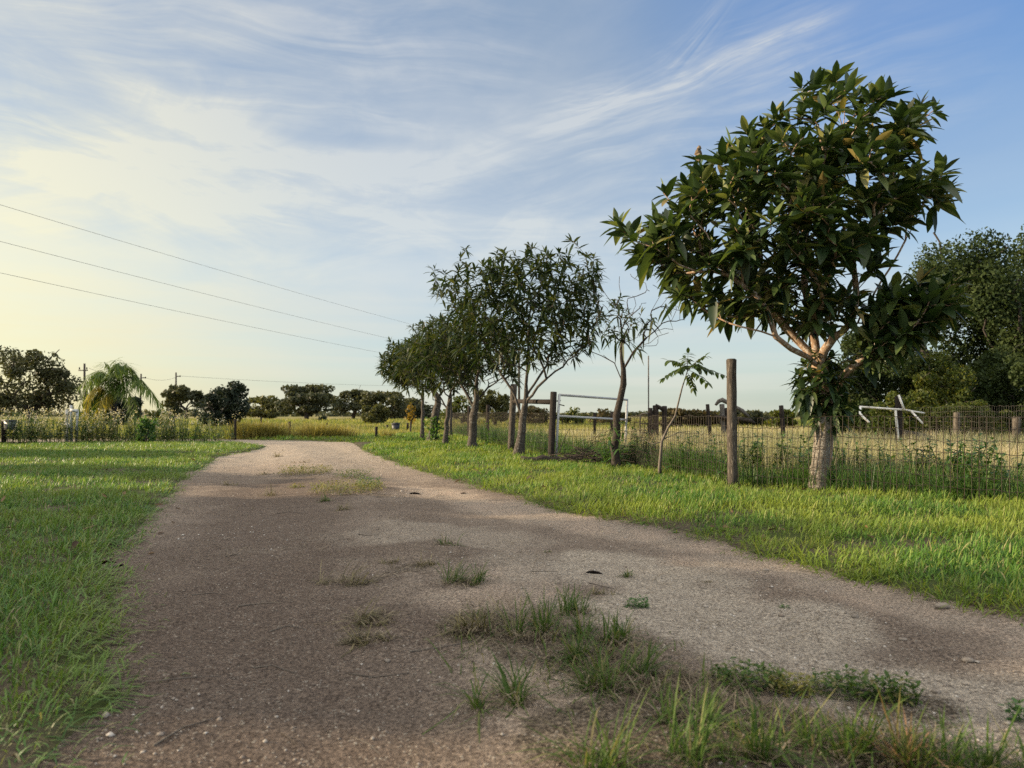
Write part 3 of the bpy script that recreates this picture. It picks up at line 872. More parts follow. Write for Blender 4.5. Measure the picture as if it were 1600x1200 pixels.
polyE = [(594, 580), (592, 556), (605, 542), (630, 530), (660, 540), (672, 575), (660, 605), (635, 612), (612, 604)]
row_tree((659, 690), 21.8, [(660, 670, 0), (661, 645, 0), (661, 628, 0)], polyE, 210, 205, 'fifth tree of the row, at its far left end where the driveway bends', r=.065, bf=.25, leafL=.25, leafW=.06)
polyF = [(680, 560), (690, 540), (715, 530), (745, 545), (755, 580), (735, 606), (705, 606), (686, 590)]
row_tree((704, 686), 24.2, [(704, 660, 0), (704, 635, 0), (704, 615, 0)], polyF, 130, 206, 'dark trunked tree behind the gap of the third tree of the row', r=.06, bf=.25)

polyT = [(926, 486), (950, 460), (985, 458), (1012, 470), (1030, 492), (1008, 525), (985, 540), (955, 538), (932, 515)]
rt, b_, r_ = row_tree((963, 739), 10.5, [(962, 715, 0), (964, 680, 0), (963, 650, .02), (969, 625, 0), (974, 600, 0), (974, 578, 0)], polyT, 130, 207,
                      'thin half bare tree with dark crooked trunk right of the white gate', 'thin_tree', .17, .038, 8, .062, bark='darkbark', bare=.52, bf=.25, margin=4, group=None, droop=.6,
                      twig_extra=[(930, 470), (918, 500), (1000, 440), (985, 428), (1048, 452), (1070, 500), (1052, 515), (1015, 455), (940, 450), (1058, 478), (1025, 540), (920, 525), (1064, 486), (1050, 500), (1040, 474), (1055, 468), (1020, 445), (968, 432), (1036, 455), (1045, 520), (1062, 500), (1028, 530)],
                      limbs_px=[[(973, 590, 0), (960, 567, .1), (940, 556, .15), (925, 550, .2)], [(974, 575, 0), (990, 550, -.1), (1010, 528, -.1), (1035, 505, -.1)], [(974, 580, 0), (972, 540, .1), (970, 500, .1)]])
q = np.array([AT(963 + r_.normal(0, 10), r_.uniform(655, 735), 10.45 + r_.normal(0, .09)) for _ in range(60)])
az = r_.uniform(0, 6.28, 60)
v, f = leaves(q, nrm(np.c_[np.cos(az), np.sin(az), r_.normal(.1, .4, 60)]), .13, .035, .2, .5)
link_mesh('vine', v, f, MAT['weed'], rt, True, b_)


# ------------------------------------------------------------------ sapling with feathered leaves
def sapling():
    r_ = np.random.default_rng(301); Y = 9.3
    base = G(1031, 749); base[2] = zat(base)
    root = empty('sapling', base, 'slender leaning sapling with feathered leaves left of the tall fence post', 'sapling')
    P = lambda px, py, dy=0: AT(px, py, Y + dy)
    b = MB()
    st = np.array([base - [0, 0, .03], P(1031, 725), P(1034, 690), P(1043, 670), P(1055, 650), P(1061, 625), P(1066, 605), P(1071, 590), P(1076, 572)])
    b.tube(st, [.030, .022, .018, .015, .0125, .011, .009, .007, .004], 6)
    b.tube([P(1034, 690), P(1020, 694, .05), P(1008, 688, .1)], [.009, .006, .003], 5)
    b.tube([P(1037, 686), P(1060, 676, .05), P(1085, 673, .1)], [.007, .005, .002], 5)
    ends = [(1038, 590, .0), (1044, 563, .1), (1075, 552, -.1), (1102, 556, .1), (1108, 578, 0), (1136, 588, -.1), (1105, 598, .15), (1083, 606, -.1), (1060, 580, -.15), (1070, 560, .2), (1090, 570, -.2)]
    lb, ld = [], []
    for i, (px, py, dy) in enumerate(ends):
        s = st[-1] * (1 - i % 4 * .18) + st[-2] * (i % 4 * .18); e = P(px, py, dy)
        m = (s + e) / 2 + [0, 0, .06]
        t = np.linspace(0, 1, 8)[:, None]
        c = s * (1 - t) ** 2 + m * 2 * t * (1 - t) + e * t * t
        b.tube(c, np.linspace(.004, .0015, 8), 4, cap=False)
        dr = nrm(e - s); sd = nrm(np.cross(dr, [0, 0, 1]) + 1e-3)
        for k in range(2, 8):
            for sg in (-1, 1):
                lb.append(c[k]); ld.append(nrm(sd * sg * .75 + dr * .35 + np.array([0, 0, -.45]) + r_.normal(0, .12, 3)))
        lb.append(c[-1]); ld.append(dr)
    b.build('stem', MAT['twig'], root, smooth=True)
    v, f = leaves(np.array(lb), np.array(ld), .105 * r_.uniform(.7, 1.2, len(lb)), .050, .2, .15)
    link_mesh('foliage', v, f, MAT['sapling'], root, True, base)


sapling()


# ------------------------------------------------------------------ oaks, bushes and far trees
def blob_tree(name, px, top, wpx, Y, label, seed, mat='oakfar', base_py=None, nl=3000, size=.3, group=None, cat='tree', trunk=.25, skirt=.25, lobes=9, sparse=0., depth=.9, bark='farbark', low=None, xy=None, H=None, Wm=None):
    r_ = np.random.default_rng(seed)
    if xy is None:
        base = np.array([(px - 800) / F * Y, Y, 0.0]); H = CH + (HOR - top) / F * Y; Wm = wpx / F * Y
    else:
        base = np.array([xy[0], xy[1], 0.0])
    root = empty(name, base, label, cat, group)
    z0 = H * skirt; cz = (H + z0) / 2; hz = (H - z0) / 2
    C = []
    for i in range(int(lobes * 1.8)):
        a = r_.uniform(0, 6.28); u = r_.uniform(.2, .92); w = r_.uniform(-.8, .86)
        q = math.sqrt(max(.05, 1 - (w * .9) ** 2)) * u
        C.append((Wm / 2 * q * math.cos(a), Wm / 2 * depth * q * math.sin(a), cz + hz * w, r_.uniform(.15, .33)))
    C.append((0, 0, cz + hz * .25, .45)); C.append((-Wm * .26, 0, cz - hz * .25, .36)); C.append((Wm * .26, 0, cz - hz * .2, .36))
    C = np.array(C)
    pts = []
    per = nl // len(C)
    for cx, cy, c_, rr in C:
        d = nrm(r_.normal(size=(per, 3))); rad = r_.uniform(0, 1, per) ** .33
        p = np.c_[cx, cy, c_] + d * rad[:, None] * np.array([Wm / 2 * rr * 1.15, Wm / 2 * rr * depth * 1.15, hz * rr * 1.25])
        pts.append(p)
    p = np.concatenate(pts) + base
    nz = fbm2(p[:, 0] + .7 * p[:, 2], p[:, 1] * .6 + p[:, 2], 3.2 / max(.6, Wm * .25), seed, 3)
    k = nz > (-.62 + sparse)
    p = p[k]; p = p[(p[:, 2] > base[2] + .03) & (p[:, 2] < H * 1.03)]
    b = MB()
    tb = base + [0, 0, -.1]; fork = base + [r_.normal(0, .04) * Wm, 0, max(.25, z0 + hz * .25)]
    tips = C[:, :3] + base
    tips = np.concatenate([tips, tips + r_.normal(0, 1, tips.shape) * [Wm * .1, Wm * .1, hz * .25]])
    ch, _ = grow([[tb, (tb + fork) / 2, fork]], tips, trunk * .10, trunk, r_, .3, max(.2, H / 14), .5, H * .008)
    wood(ch, (9, 5, 4), (.08, .03)).build('trunk', MAT[bark], root, smooth=True)
    v, f = scraps(p, size, r_)
    link_mesh('crown', v, f, MAT[mat], root, False, base)
    return root


FT = 'trees along the far edge of the field'
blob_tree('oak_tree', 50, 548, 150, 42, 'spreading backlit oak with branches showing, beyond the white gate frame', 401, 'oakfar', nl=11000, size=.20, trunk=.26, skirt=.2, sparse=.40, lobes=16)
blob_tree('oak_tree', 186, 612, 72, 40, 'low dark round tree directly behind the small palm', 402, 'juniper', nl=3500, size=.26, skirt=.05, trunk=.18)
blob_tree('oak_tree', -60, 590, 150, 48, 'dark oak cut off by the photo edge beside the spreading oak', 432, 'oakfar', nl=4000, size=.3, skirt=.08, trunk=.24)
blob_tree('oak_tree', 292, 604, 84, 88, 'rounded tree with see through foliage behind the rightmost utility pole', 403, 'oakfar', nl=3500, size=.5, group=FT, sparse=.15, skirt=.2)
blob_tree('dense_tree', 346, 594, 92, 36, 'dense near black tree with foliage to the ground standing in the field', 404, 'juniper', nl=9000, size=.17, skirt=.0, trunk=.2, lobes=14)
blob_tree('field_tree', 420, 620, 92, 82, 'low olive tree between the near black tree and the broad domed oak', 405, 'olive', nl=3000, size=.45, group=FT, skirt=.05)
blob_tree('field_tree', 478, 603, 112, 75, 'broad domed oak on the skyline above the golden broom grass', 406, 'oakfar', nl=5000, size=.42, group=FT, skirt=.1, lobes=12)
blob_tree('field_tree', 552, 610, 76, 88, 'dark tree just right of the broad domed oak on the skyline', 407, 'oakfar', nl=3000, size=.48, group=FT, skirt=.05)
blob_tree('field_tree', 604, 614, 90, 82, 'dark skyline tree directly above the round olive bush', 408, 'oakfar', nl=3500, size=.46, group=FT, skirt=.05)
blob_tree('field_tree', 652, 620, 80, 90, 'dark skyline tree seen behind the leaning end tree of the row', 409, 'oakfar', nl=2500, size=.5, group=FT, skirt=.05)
blob_tree('round_bush', 586, 632, 44, 46, 'round olive bush alone in the sunlit field', 410, 'olive', nl=2600, size=.24, cat='bush', skirt=.0, trunk=.08)
blob_tree('shrub', 503, 651, 20, 62, 'tiny flat dark shrub in the sunlit field below the domed oak', 411, 'juniper', nl=500, size=.25, cat='shrub', skirt=.0, trunk=.05)
blob_tree('small_tree', 641, 628, 20, 27, 'small tree with orange leaves under the end tree of the row', 412, 'orange', nl=230, size=.12, skirt=.35, trunk=.04, sparse=.25)
blob_tree('small_tree', 722, 620, 60, 44, 'thin brownish yellow tree behind the trunks of the row', 413, 'yellow', nl=2200, size=.2, skirt=.12, trunk=.1, sparse=.25)
blob_tree('small_tree', 772, 605, 62, 42, 'bushy green tree left of the brown H brace', 414, 'olive', nl=5000, size=.19, skirt=.12, trunk=.14)
blob_tree('brown_bush', 832, 634, 66, 45, 'brown and green bush seen between the two posts of the H brace', 415, 'brown', nl=1500, size=.2, cat='bush', skirt=.0, trunk=.06, sparse=.2)
blob_tree('brown_bush', 893, 637, 50, 45, 'green and brown bush seen through the left half of the white gate', 416, 'yellow', nl=1500, size=.18, cat='bush', skirt=.0, trunk=.06, sparse=.2)
blob_tree('brown_bush', 948, 640, 70, 47, 'reddish brown bush seen through the right half of the white gate', 417, 'brown', nl=1800, size=.2, cat='bush', skirt=.0, trunk=.06, sparse=.2)
blob_tree('round_bush', 1072, 639, 84, 36, 'wide dark brown bush mound behind the leaning sapling', 418, 'brown', nl=4500, size=.2, cat='bush', skirt=.0, trunk=.06)
blob_tree('round_bush', 1168, 639, 84, 38, 'wide dark bush mound behind the tall fence post', 419, 'oakfar', nl=4500, size=.2, cat='bush', skirt=.0, trunk=.06)
blob_tree('round_bush', 1122, 647, 50, 40, 'low brown bush between the two wide bush mounds', 433, 'brown', nl=1800, size=.2, cat='bush', skirt=.0, trunk=.06)
blob_tree('round_bush', 1222, 641, 50, 34, 'light green bush behind the leaning post beside the loquat', 420, 'yellow', nl=2500, size=.14, cat='bush', skirt=.0, trunk=.05)
UB = 'bushes under the live oaks'
blob_tree('live_oak', 1524, 380, 250, 24, 'big airy live oak rising behind the loquat at the right', 421, 'oak', nl=56000, size=.13, skirt=.0, trunk=.32, sparse=.12, lobes=30, bark='farbark')
blob_tree('live_oak', 1672, 345, 260, 25.5, 'tall grey green live oak cut off by the right photo edge', 422, 'oak', nl=44000, size=.13, skirt=.05, trunk=.34, sparse=.05, lobes=26, bark='farbark')
blob_tree('understory_bush', 1372, 520, 165, 21.4, 'dark bush behind the loquat trunk', 423, 'oak', nl=22000, size=.11, cat='bush', skirt=.0, trunk=.08, group=UB, lobes=14, sparse=-.2)
blob_tree('understory_bush', 1322, 585, 84, 22.5, 'shaded dark bush just right of the loquat trunk shoots', 436, 'oak', nl=8000, size=.115, cat='bush', skirt=.0, trunk=.06, group=UB, sparse=-.2)
blob_tree('understory_bush', 1408, 610, 95, 18.5, 'sunny yellow green bush behind the white pipe frame', 424, 'yellow', nl=7000, size=.09, cat='bush', skirt=.0, trunk=.06, group=UB, sparse=-.1)
blob_tree('understory_bush', 1470, 552, 150, 20.2, 'tall mixed green bush above the fallen log', 425, 'yellow', nl=15000, size=.095, cat='bush', skirt=.0, trunk=.08, group=UB, lobes=16, sparse=-.1)
blob_tree('understory_bush', 1565, 540, 150, 20.5, 'tall dark green bush at the right photo edge under the oak', 426, 'oak', nl=15000, size=.11, cat='bush', skirt=.0, trunk=.08, group=UB, lobes=16, sparse=-.2)
blob_tree('understory_bush', 1645, 560, 120, 19.0, 'dark bush cut off by the right photo edge under the oak', 434, 'oak', nl=9000, size=.11, cat='bush', skirt=.0, trunk=.08, group=UB, lobes=12, sparse=-.2)
blob_tree('understory_bush', 1520, 622, 110, 18.6, 'low yellowish bush between the stout post and the pale brown post', 435, 'yellow', nl=7000, size=.085, cat='bush', skirt=.0, trunk=.06, group=UB, sparse=-.1)
blob_tree('understory_bush', 1330, 630, 80, 26, 'low green bush in shade just left of the white pipe frame', 427, 'olive', nl=4500, size=.12, cat='bush', skirt=.0, trunk=.05, group=UB, sparse=-.2)
blob_tree('understory_bush', 228, 652, 34, 19.6, 'small glossy dark green bush right of the palm in the tall weeds', 428, 'weed', nl=900, size=.09, cat='bush', skirt=.0, trunk=.03)
blob_tree('understory_bush', 252, 642, 46, 23, 'thin yellowish bush beside the leftmost field fence post', 429, 'yellow', nl=700, size=.10, cat='bush', skirt=.05, trunk=.03, sparse=.25)

# shade trees outside the left edge of the photo
SHADE = [((-15.5, 1.6), 4.3, 5.6, 'shade tree standing left of the lawn, nearest the camera', 441), ((-15.2, 4.7), 4.1, 4.6, 'second shade tree along the left of the lawn', 444), ((-15.6, 7.1), 4.1, 4.6, 'third shade tree along the left of the lawn', 445), ((-16.0, 11.0), 3.0, 2.4, 'shade bush before the farthest one along the left of the lawn', 442), ((-18.0, 15.0), 2.9, 3.4, 'shade bush farthest along the left of the lawn', 443)]
for xy, h, w, lab, sd in SHADE:
    blob_tree('shade_oak', 0, 0, 0, 0, lab, sd, 'oak', nl=int(1000 * w * h), size=.17, skirt=.0, trunk=.06 * w, lobes=22, sparse=-.1, xy=xy, H=h, Wm=w)

# far treeline beyond everything
r_ = np.random.default_rng(450)
n = 9000; x = r_.uniform(-190, 190, n); top = 1.1 + .9 * fbm2(x, 0 * x, .05, 9, 4)
p = np.c_[x, 165 + r_.uniform(-5, 5, n), r_.uniform(0, 1, n) * np.clip(top, .4, 3)]
v, f = scraps(p, 1.0, r_)
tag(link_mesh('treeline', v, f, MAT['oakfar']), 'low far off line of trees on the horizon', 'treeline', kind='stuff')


# ------------------------------------------------------------------ palm
def palm():
    r_ = np.random.default_rng(501); Y = 23.0
    base = np.array([(177 - 800) / F * Y, Y, 0])
    root = empty('queen_palm', base, 'small palm with arching green fronds and yellow lower fronds', 'palm')
    P = lambda px, py, dy=0: AT(px, py, Y + dy)
    b = MB(); b.tube([base - [0, 0, .05], P(177, 660), P(178, 640), P(178, 622)], [.12, .10, .085, .06], 9, rough=.1)
    b.build('trunk', MAT['farbark'], root, smooth=True)
    top = P(178, 622)
    fr = [((205, 585), (251, 632), .2, 0), ((178, 585), (187, 566), 0, 0), ((165, 588), (150, 583), -.5, 0), ((150, 590), (122, 640), .3, 0), ((195, 575), (215, 590), .8, 0),
          ((150, 605), (130, 650), -.4, 1), ((155, 612), (138, 652), -.2, 0), ((165, 618), (152, 652), -.7, 1), ((195, 605), (215, 650), -.8, 0), ((185, 575), (178, 575), -1.0, 0), ((160, 580), (128, 600), 1.0, 0), ((200, 595), (235, 610), -.9, 0), ((179, 592), (181, 562), .1, 0), ((172, 590), (163, 566), .3, 0), ((186, 590), (197, 568), -.3, 0)]
    for (mx, my), (ex, ey), dy, yl in fr:
        m = P(mx, my, dy * .5); e = P(ex, ey, dy); m = 2 * m - (top + e) / 2
        t = np.linspace(0, 1, 26)[:, None]
        c = top * (1 - t) ** 2 + m * 2 * t * (1 - t) + e * t * t
        b = MB(); b.tube(c, np.linspace(.018, .004, 26), 4, cap=False)
        tg = nrm(np.gradient(c, axis=0)); sd = nrm(np.cross(tg, [0, 0, 1.0]) + 1e-4)
        lb, ld = [], []
        for k in range(4, 26):
            for sg in (-1, 1):
                for _ in range(3):
                    lb.append(c[k] + tg[k] * r_.uniform(-.03, .03)); ld.append(nrm(sd[k] * sg * .6 + tg[k] * .5 + np.array([0, 0, -.55]) + r_.normal(0, .2, 3)))
        v, f = leaves(np.array(lb), np.array(ld), (.46) * r_.uniform(.7, 1.1, len(lb)), .030, .15, .3, rows=(0, .4, .8, 1))
        b.add(v, f)
        b.build('frond', MAT['palmy' if yl else 'palm'], root)


palm()


# ------------------------------------------------------------------ posts, braces, fence and gate
def post_mb(p0, p1, r, sides=10, seed=0, cap=True):
    r_ = np.random.default_rng(seed)
    b = MB(); t = np.linspace(0, 1, 9)[:, None]
    c = np.asarray(p0) * (1 - t) + np.asarray(p1) * t
    rr = np.full(9, r) * (1 + .03 * r_.normal(size=9))
    b.tube(c, rr, sides, rough=.025, r_=r_)
    ax = nrm(np.asarray(p1) - np.asarray(p0))
    b.tube([c[-1], c[-1] + ax * r * .18], [r * .97, r * .8], sides)           # weathered rounded top
    return b


def up(px, py_top, base):
    """point above ground point base at photo row py_top, on photo column px"""
    return AT(px, py_top, base[1])


def wire_tubes(curves, r, mb=None):
    b = mb or MB()
    for c in curves: b.tube(c, r, 3, cap=False)
    return b


def woven(line, H, dx, rows, r_, sag=.02, r=.0034):
    """woven wire standing on a plan polyline"""
    line = np.asarray(line); seg = np.linalg.norm(np.diff(line, axis=0), axis=1); s = np.r_[0, np.cumsum(seg)]
    n = int(s[-1] / dx); u = np.linspace(0, s[-1], n + 1)
    x, y = np.interp(u, s, line[:, 0]), np.interp(u, s, line[:, 1])
    bow = .03 * fbm2(u, 0 * u, .9, 5, 3)
    z0 = ground_z(x, y); top = H + sag * fbm2(u, 0 * u + 3, .8, 6, 3)
    cs = []
    hs = np.linspace(0.02, 1, rows)
    Pk = np.stack([np.stack([x + bow * h, y + bow * h, z0 + top * h + .008 * r_.normal(size=n + 1)], 1) for h in hs], 0)
    for k in range(rows): cs.append(Pk[k])
    for i in range(n + 1): cs.append(Pk[::2, i] if rows % 2 else Pk[:, i])
    return wire_tubes(cs, r)


def right_fence():
    r_ = np.random.default_rng(601)
    base = G(1145, 766); base[2] = zat(base) - .03
    root = empty('wire_fence', base, 'woven wire fence on one tall round wooden post running behind the loquat', 'fence')
    post_mb(base, up(1142.5, 562, base), .055, 14, 602).build('post', MAT['post'], root, smooth=True)
    woven(FENCE, .80, .058, 8, r_).build('wire_mesh', MAT['wire'], root)
    tw = [AT(1137 + 2 * k, 600 + .4 * k, 8.03) for k in range(6)]
    wire_tubes([[p + np.array([0, -.01, 0]) for p in tw]], .003).build('tie_wire', MAT['wire'], root)


right_fence()


def brace_fence():
    r_ = np.random.default_rng(611)
    b0 = G(861, 722); b0[2] = zat(b0) - .03; b1 = G(798, 707); b1[2] = zat(b1) - .03
    root = empty('wire_fence', b1, 'woven wire fence with a brown H brace running behind the row of trees', 'fence')
    post_mb(b0, up(865, 613, b0), .062, 12, 612).build('post', MAT['postdark'], root, smooth=True)
    post_mb(b1, up(803, 601, b1), .075, 12, 613).build('post', MAT['post'], root, smooth=True)
    b = MB(); b.tube([AT(804, 627, b1[1] - .05), AT(862, 628, b0[1] + .03)], .046, 10, rough=.03, r_=r_)
    b.build('rail', MAT['postdark'], root, smooth=True)
    woven(FENCE_B, .85, .075, 8, r_, r=.0032).build('wire_mesh', MAT['wire'], root)
    for i, y in enumerate((19.5, 23.0)):
        x = np.interp(y, [16.2, 19.5, 23, 27], [0, -.75, -1.5, -2.4]); p = np.array([x + .05, y, -.03])
        post_mb(p, p + [.02, 0, 1.15], .05, 9, 615 + i).build('post', MAT['postdark'], root, smooth=True)


brace_fence()


def gate():
    bl, br = G(869, 722), G(976, 714)
    root = empty('tube_gate', bl, 'white and rust tubular gate with wire panel between dark post and thin tree', 'gate')
    Yl, Yr = bl[1], br[1]
    b = MB()
    tl, tr = AT(874, 616, Yl), AT(980, 624, Yr)
    b.tube([bl + [0, 0, .05], AT(871, 670, Yl), tl], .024, 10)
    b.build('upright', MAT['galv'], root, smooth=True)
    b = MB(); b.tube([br + [0, 0, .05], AT(978, 670, Yr), tr], .024, 10); b.build('upright', MAT['galv'], root, smooth=True)
    b = MB(); b.tube([tl + [.0, 0, -.01], tr + [0, 0, -.01]], .023, 10); b.build('top_bar', MAT['galv'], root, smooth=True)
    ml, mr = AT(873, 650, Yl), AT(979, 656, Yr)
    b = MB(); b.tube([ml, mr], .021, 10); b.build('middle_bar', MAT['galv'], root, smooth=True)
    cs = []
    lo_l, lo_r = bl + [0, 0, .10], br + [0, 0, .10]
    for k in range(20):
        t = k / 19; cs.append([ml * (1 - t) + mr * t, lo_l * (1 - t) + lo_r * t])
    for k in range(1, 7):
        t = k / 6; cs.append([ml * (1 - t) + lo_l * t, mr * (1 - t) + lo_r * t])
    wire_tubes([np.asarray(c) for c in cs], .0034).build('wire_mesh', MAT['wire'], root)
    b = MB(); b.tube([AT(876, 626, Yl), AT(866, 627, Yl - .02)], .012, 6); b.tube([AT(874, 632, Yl - .02), AT(882, 634, Yl - .05)], .01, 6)
    b.build('latch', MAT['wire'], root)


gate()


def loose_mesh():
    r_ = np.random.default_rng(621)
    top = np.array([(868, 721), (893, 703), (925, 682), (955, 668), (985, 652), (1010, 645), (1018, 660), (1022, 690), (1030, 700)], float)
    bot = np.array([(868, 724), (892, 722), (918, 721), (945, 723), (965, 730), (985, 733), (1000, 738), (1012, 740), (1026, 742)], float)
    dep = np.array([12.2, 11.9, 11.5, 11.1, 10.8, 10.5, 10.2, 10.0, 9.8])
    u = np.linspace(0, 1, 40); s = np.linspace(0, 1, 9)
    T = np.stack([np.interp(u, s, top[:, 0]), np.interp(u, s, top[:, 1])], 1); B = np.stack([np.interp(u, s, bot[:, 0]), np.interp(u, s, bot[:, 1])], 1); D = np.interp(u, s, dep)
    rows = 8; Pk = np.zeros((rows, 40, 3))
    for k in range(rows):
        t = k / (rows - 1)
        for i in range(40):
            q = T[i] * (1 - t) + B[i] * t
            p = AT(q[0], q[1], D[i] + .25 * math.sin(t * 3.1)); p[2] = max(p[2], .03)
            Pk[k, i] = p + r_.normal(0, .012, 3)
    cs = [Pk[k] for k in range(rows)] + [Pk[:, i] for i in range(40)]
    o = wire_tubes(cs, .0036).build('loose_wire_mesh', MAT['wire'], None, np.array([Pk[0, 20, 0], Pk[0, 20, 1], 0]))
    tag(o, 'slack rusty wire mesh slumped in front of the white gate', 'wire mesh')
    b = MB(); r_ = np.random.default_rng(622)
    c = np.linspace(0, 1, 14)[:, None]; c = AT(814, 733, 12.0) * (1 - c) + AT(962, 727, 12.1) * c
    c[:, 2] = .07 + .012 * r_.normal(size=14)
    b.tube(c, .072 + .012 * r_.normal(size=14), 10, rough=.08, r_=r_)
    tag(b.build('log', MAT['darkbark'], None, c[6], True), 'dark rotten log lying in the grass in front of the white gate', 'log')
    b = MB()
    for _ in range(90):
        px = r_.uniform(872, 985); p = np.array([(px - 800) / F * 11.7 + r_.normal(0, .05), 11.7 + r_.normal(0, .2), r_.uniform(.05, .22)])
        a = r_.uniform(0, 6.28); L = r_.uniform(.2, .7)
        d = np.array([math.cos(a), math.sin(a), r_.normal(.1, .3)])
        q = p + d * L; q[2] = max(.03, q[2])
        b.tube([p, (p + q) / 2 + r_.normal(0, .05, 3), q], [.009, .007, .003], 4, cap=False)
    tag(b.build('brush_pile', MAT['darkbark'], None, np.array([1.35, 11.7, 0])), 'dark pile of dead brush on the log at the thin tree', 'brush pile')


loose_mesh()


# pen posts and odd structures in the pasture
def single_post(name, px0, py0, px1, py1, Y, r, mat, label, seed, group=None, cat='post'):
    base = np.array([(px0 - 800) / F * Y, Y, 0.0]); base[2] = -.05
    top = AT(px1, py1, Y)
    o = post_mb(base, top, r, 10, seed).build(name, MAT[mat], None, base, True)
    tag(o, label, cat, group)
    return o


PG = 'lone posts standing in the pasture'
single_post('wood_post', 1111, 700, 1105.5, 632, 17.0, .045, 'postdark', 'dark leaning post between the sapling and the tall fence post', 701, PG)
single_post('wood_post', 1226, 700, 1220.5, 634, 17.5, .055, 'postdark', 'dark leaning post just left of the loquat trunk shoots', 702, PG)
single_post('wood_post', 1495, 695, 1495, 645, 17.0, .075, 'post', 'stout brown post at the end of the fallen log', 703, PG)
single_post('wood_post', 1588, 712, 1588, 652, 15.0, .075, 'post', 'pale brown post nearest the right photo edge', 704, PG)
single_post('wood_post', 929, 690, 929, 645, 20.0, .04, 'postdark', 'short dark post seen through the middle of the white gate', 705, PG)
single_post('wood_post', 956, 690, 956, 644, 20.0, .045, 'darkbark', 'reddish dark post seen through the white gate near its right end', 706, PG)
single_post('antenna_pole', 1013.5, 690, 1013.2, 556, 18.2, .017, 'greywood', 'tall thin grey pole rising beside the dark pen posts', 707, cat='pole')


def pen():
    Y = 18.0; P = lambda px, py, dy=0: AT(px, py, Y + dy)
    base = np.array([(1030 - 800) / F * Y, Y, 0.0])
    root = empty('pen_gateway', base, 'dark weathered pen gateway of heavy posts joined by a short top rail', 'gateway')
    for (px, pt, r, sd) in ((1016, 638, .062, 711), (1024.5, 634, .075, 712), (1038, 635, .07, 713)):
        b = np.array([(px - 800) / F * Y, Y, -.05]); post_mb(b, P(px, pt), r, 10, sd).build('post', MAT['postdark'], root, smooth=True)
    b = MB(); b.tube([P(1024, 634, -.02), P(1031, 637, -.02), P(1038, 641, -.02)], [.06, .055, .055], 8); b.build('rail', MAT['postdark'], root, smooth=True)
    root = empty('pipe_gate', [(1005 - 800) / F * 18.6, 18.6, 0], 'grey pipe gate with rounded corner left of the dark pen posts', 'gate')
    Q = lambda px, py: AT(px, py, 18.6)
    b = MB(); b.tube([Q(1000, 690), Q(1000, 652), Q(1001, 648), Q(1004, 646.5), Q(1012, 646.5)], .018, 8); b.build('frame', MAT['greywood'], root, smooth=True)
    for y_ in (662, 676):
        b = MB(); b.tube([Q(1000, y_), Q(1012, y_)], .014, 8); b.build('bar', MAT['greywood'], root, smooth=True)


pen()


def driftwood():
    Y = 17.0; P = lambda px, py, dy=0: AT(px, py, Y + dy); r_ = np.random.default_rng(721)
    base = np.array([(1132 - 800) / F * Y, Y, -.05])
    root = empty('driftwood_post', base, 'weathered double post carrying a dead log crosspiece behind the tall fence post', 'post')
    post_mb(base, P(1128, 632), .06, 10, 722).build('post', MAT['greywood'], root, smooth=True)
    post_mb(base + [.11, 0, 0], P(1134, 638), .06, 10, 723).build('post', MAT['postdark'], root, smooth=True)
    b = MB(); b.tube([P(1117, 651, -.1), P(1135, 653, -.1), P(1155, 655, -.1), P(1172, 657, -.1), P(1180, 661, -.1)], [.035, .06, .05, .055, .02], 8, rough=.12, r_=r_)
    b.build('crosspiece', MAT['darkbark'], root, smooth=True)
    b = MB(); b.tube([P(1118, 633), P(1123, 627), P(1128, 625), P(1135, 628), P(1146, 634), P(1160, 642), P(1170, 651)], [.03, .055, .06, .055, .04, .05, .03], 8, rough=.12, r_=r_)
    b.build('branch', MAT['greywood'], root, smooth=True)


driftwood()


def pipe_frame():
    Y = 13.4; P = lambda px, py, dy=0: AT(px, py, Y + dy)
    base = np.array([(1405 - 800) / F * Y, Y, 0])
    root = empty('white_pipe_frame', base, 'white pipe frame with bent arms leaning on a dark post', 'pipe frame')
    post_mb(np.array([(1410 - 800) / F * Y, Y + .12, -.05]), P(1404, 620, .12), .065, 12, 731).build('post', MAT['postdark'], root, smooth=True)
    b = MB(); b.tube([P(1399, 641), P(1402, 670), P(1406, 716)], .022, 8); b.build('upright', MAT['pvc'], root, smooth=True)
    b = MB(); b.tube([P(1343, 635.5), P(1398, 639.5), P(1413, 640)], .021, 8); b.tube([P(1413, 640), P(1428, 643, .05), P(1444, 645.5, .1)], .018, 8); b.build('crossbar', MAT['pvc'], root, smooth=True)
    b = MB(); b.tube([P(1344.5, 635), P(1343.5, 646, -.1), P(1350, 653, -.2), P(1358, 660, -.3)], .020, 8); b.build('arm', MAT['pvc'], root, smooth=True)
    b = MB(); b.tube([P(1404, 617), P(1413, 641, -.05)], .020, 8); b.build('arm', MAT['pvc'], root, smooth=True)
    b = MB(); b.tube([P(1424, 643, -.02), P(1442, 662, -.25)], .019, 8); b.build('arm', MAT['pvc'], root, smooth=True)
    r_ = np.random.default_rng(733); b = MB()
    c = np.array([P(1414, 678, 2), P(1440, 684, 2.5), P(1465, 689, 3), P(1490, 694, 3.4), P(1503, 697, 3.6)])
    b.tube(c, [.09, .10, .09, .08, .05], 10, rough=.1, r_=r_)
    tag(b.build('fallen_log', MAT['darkbark'], None, c[2], True), 'long dark fallen log slanting behind the white pipe frame', 'log')
    line = [np.array([(px - 800) / F * y, y]) for px, y in ((1415, 18.5), (1495, 16.9), (1588, 14.9), (1700, 13.0))]
    o = woven(line, 1.0, .075, 9, r_, r=.0016).build('wire_fence', MAT['greywood'], None, np.array([line[1][0], line[1][1], 0]))
    tag(o, 'back pasture wire fence of pale mesh under the live oaks', 'fence')


pipe_frame()

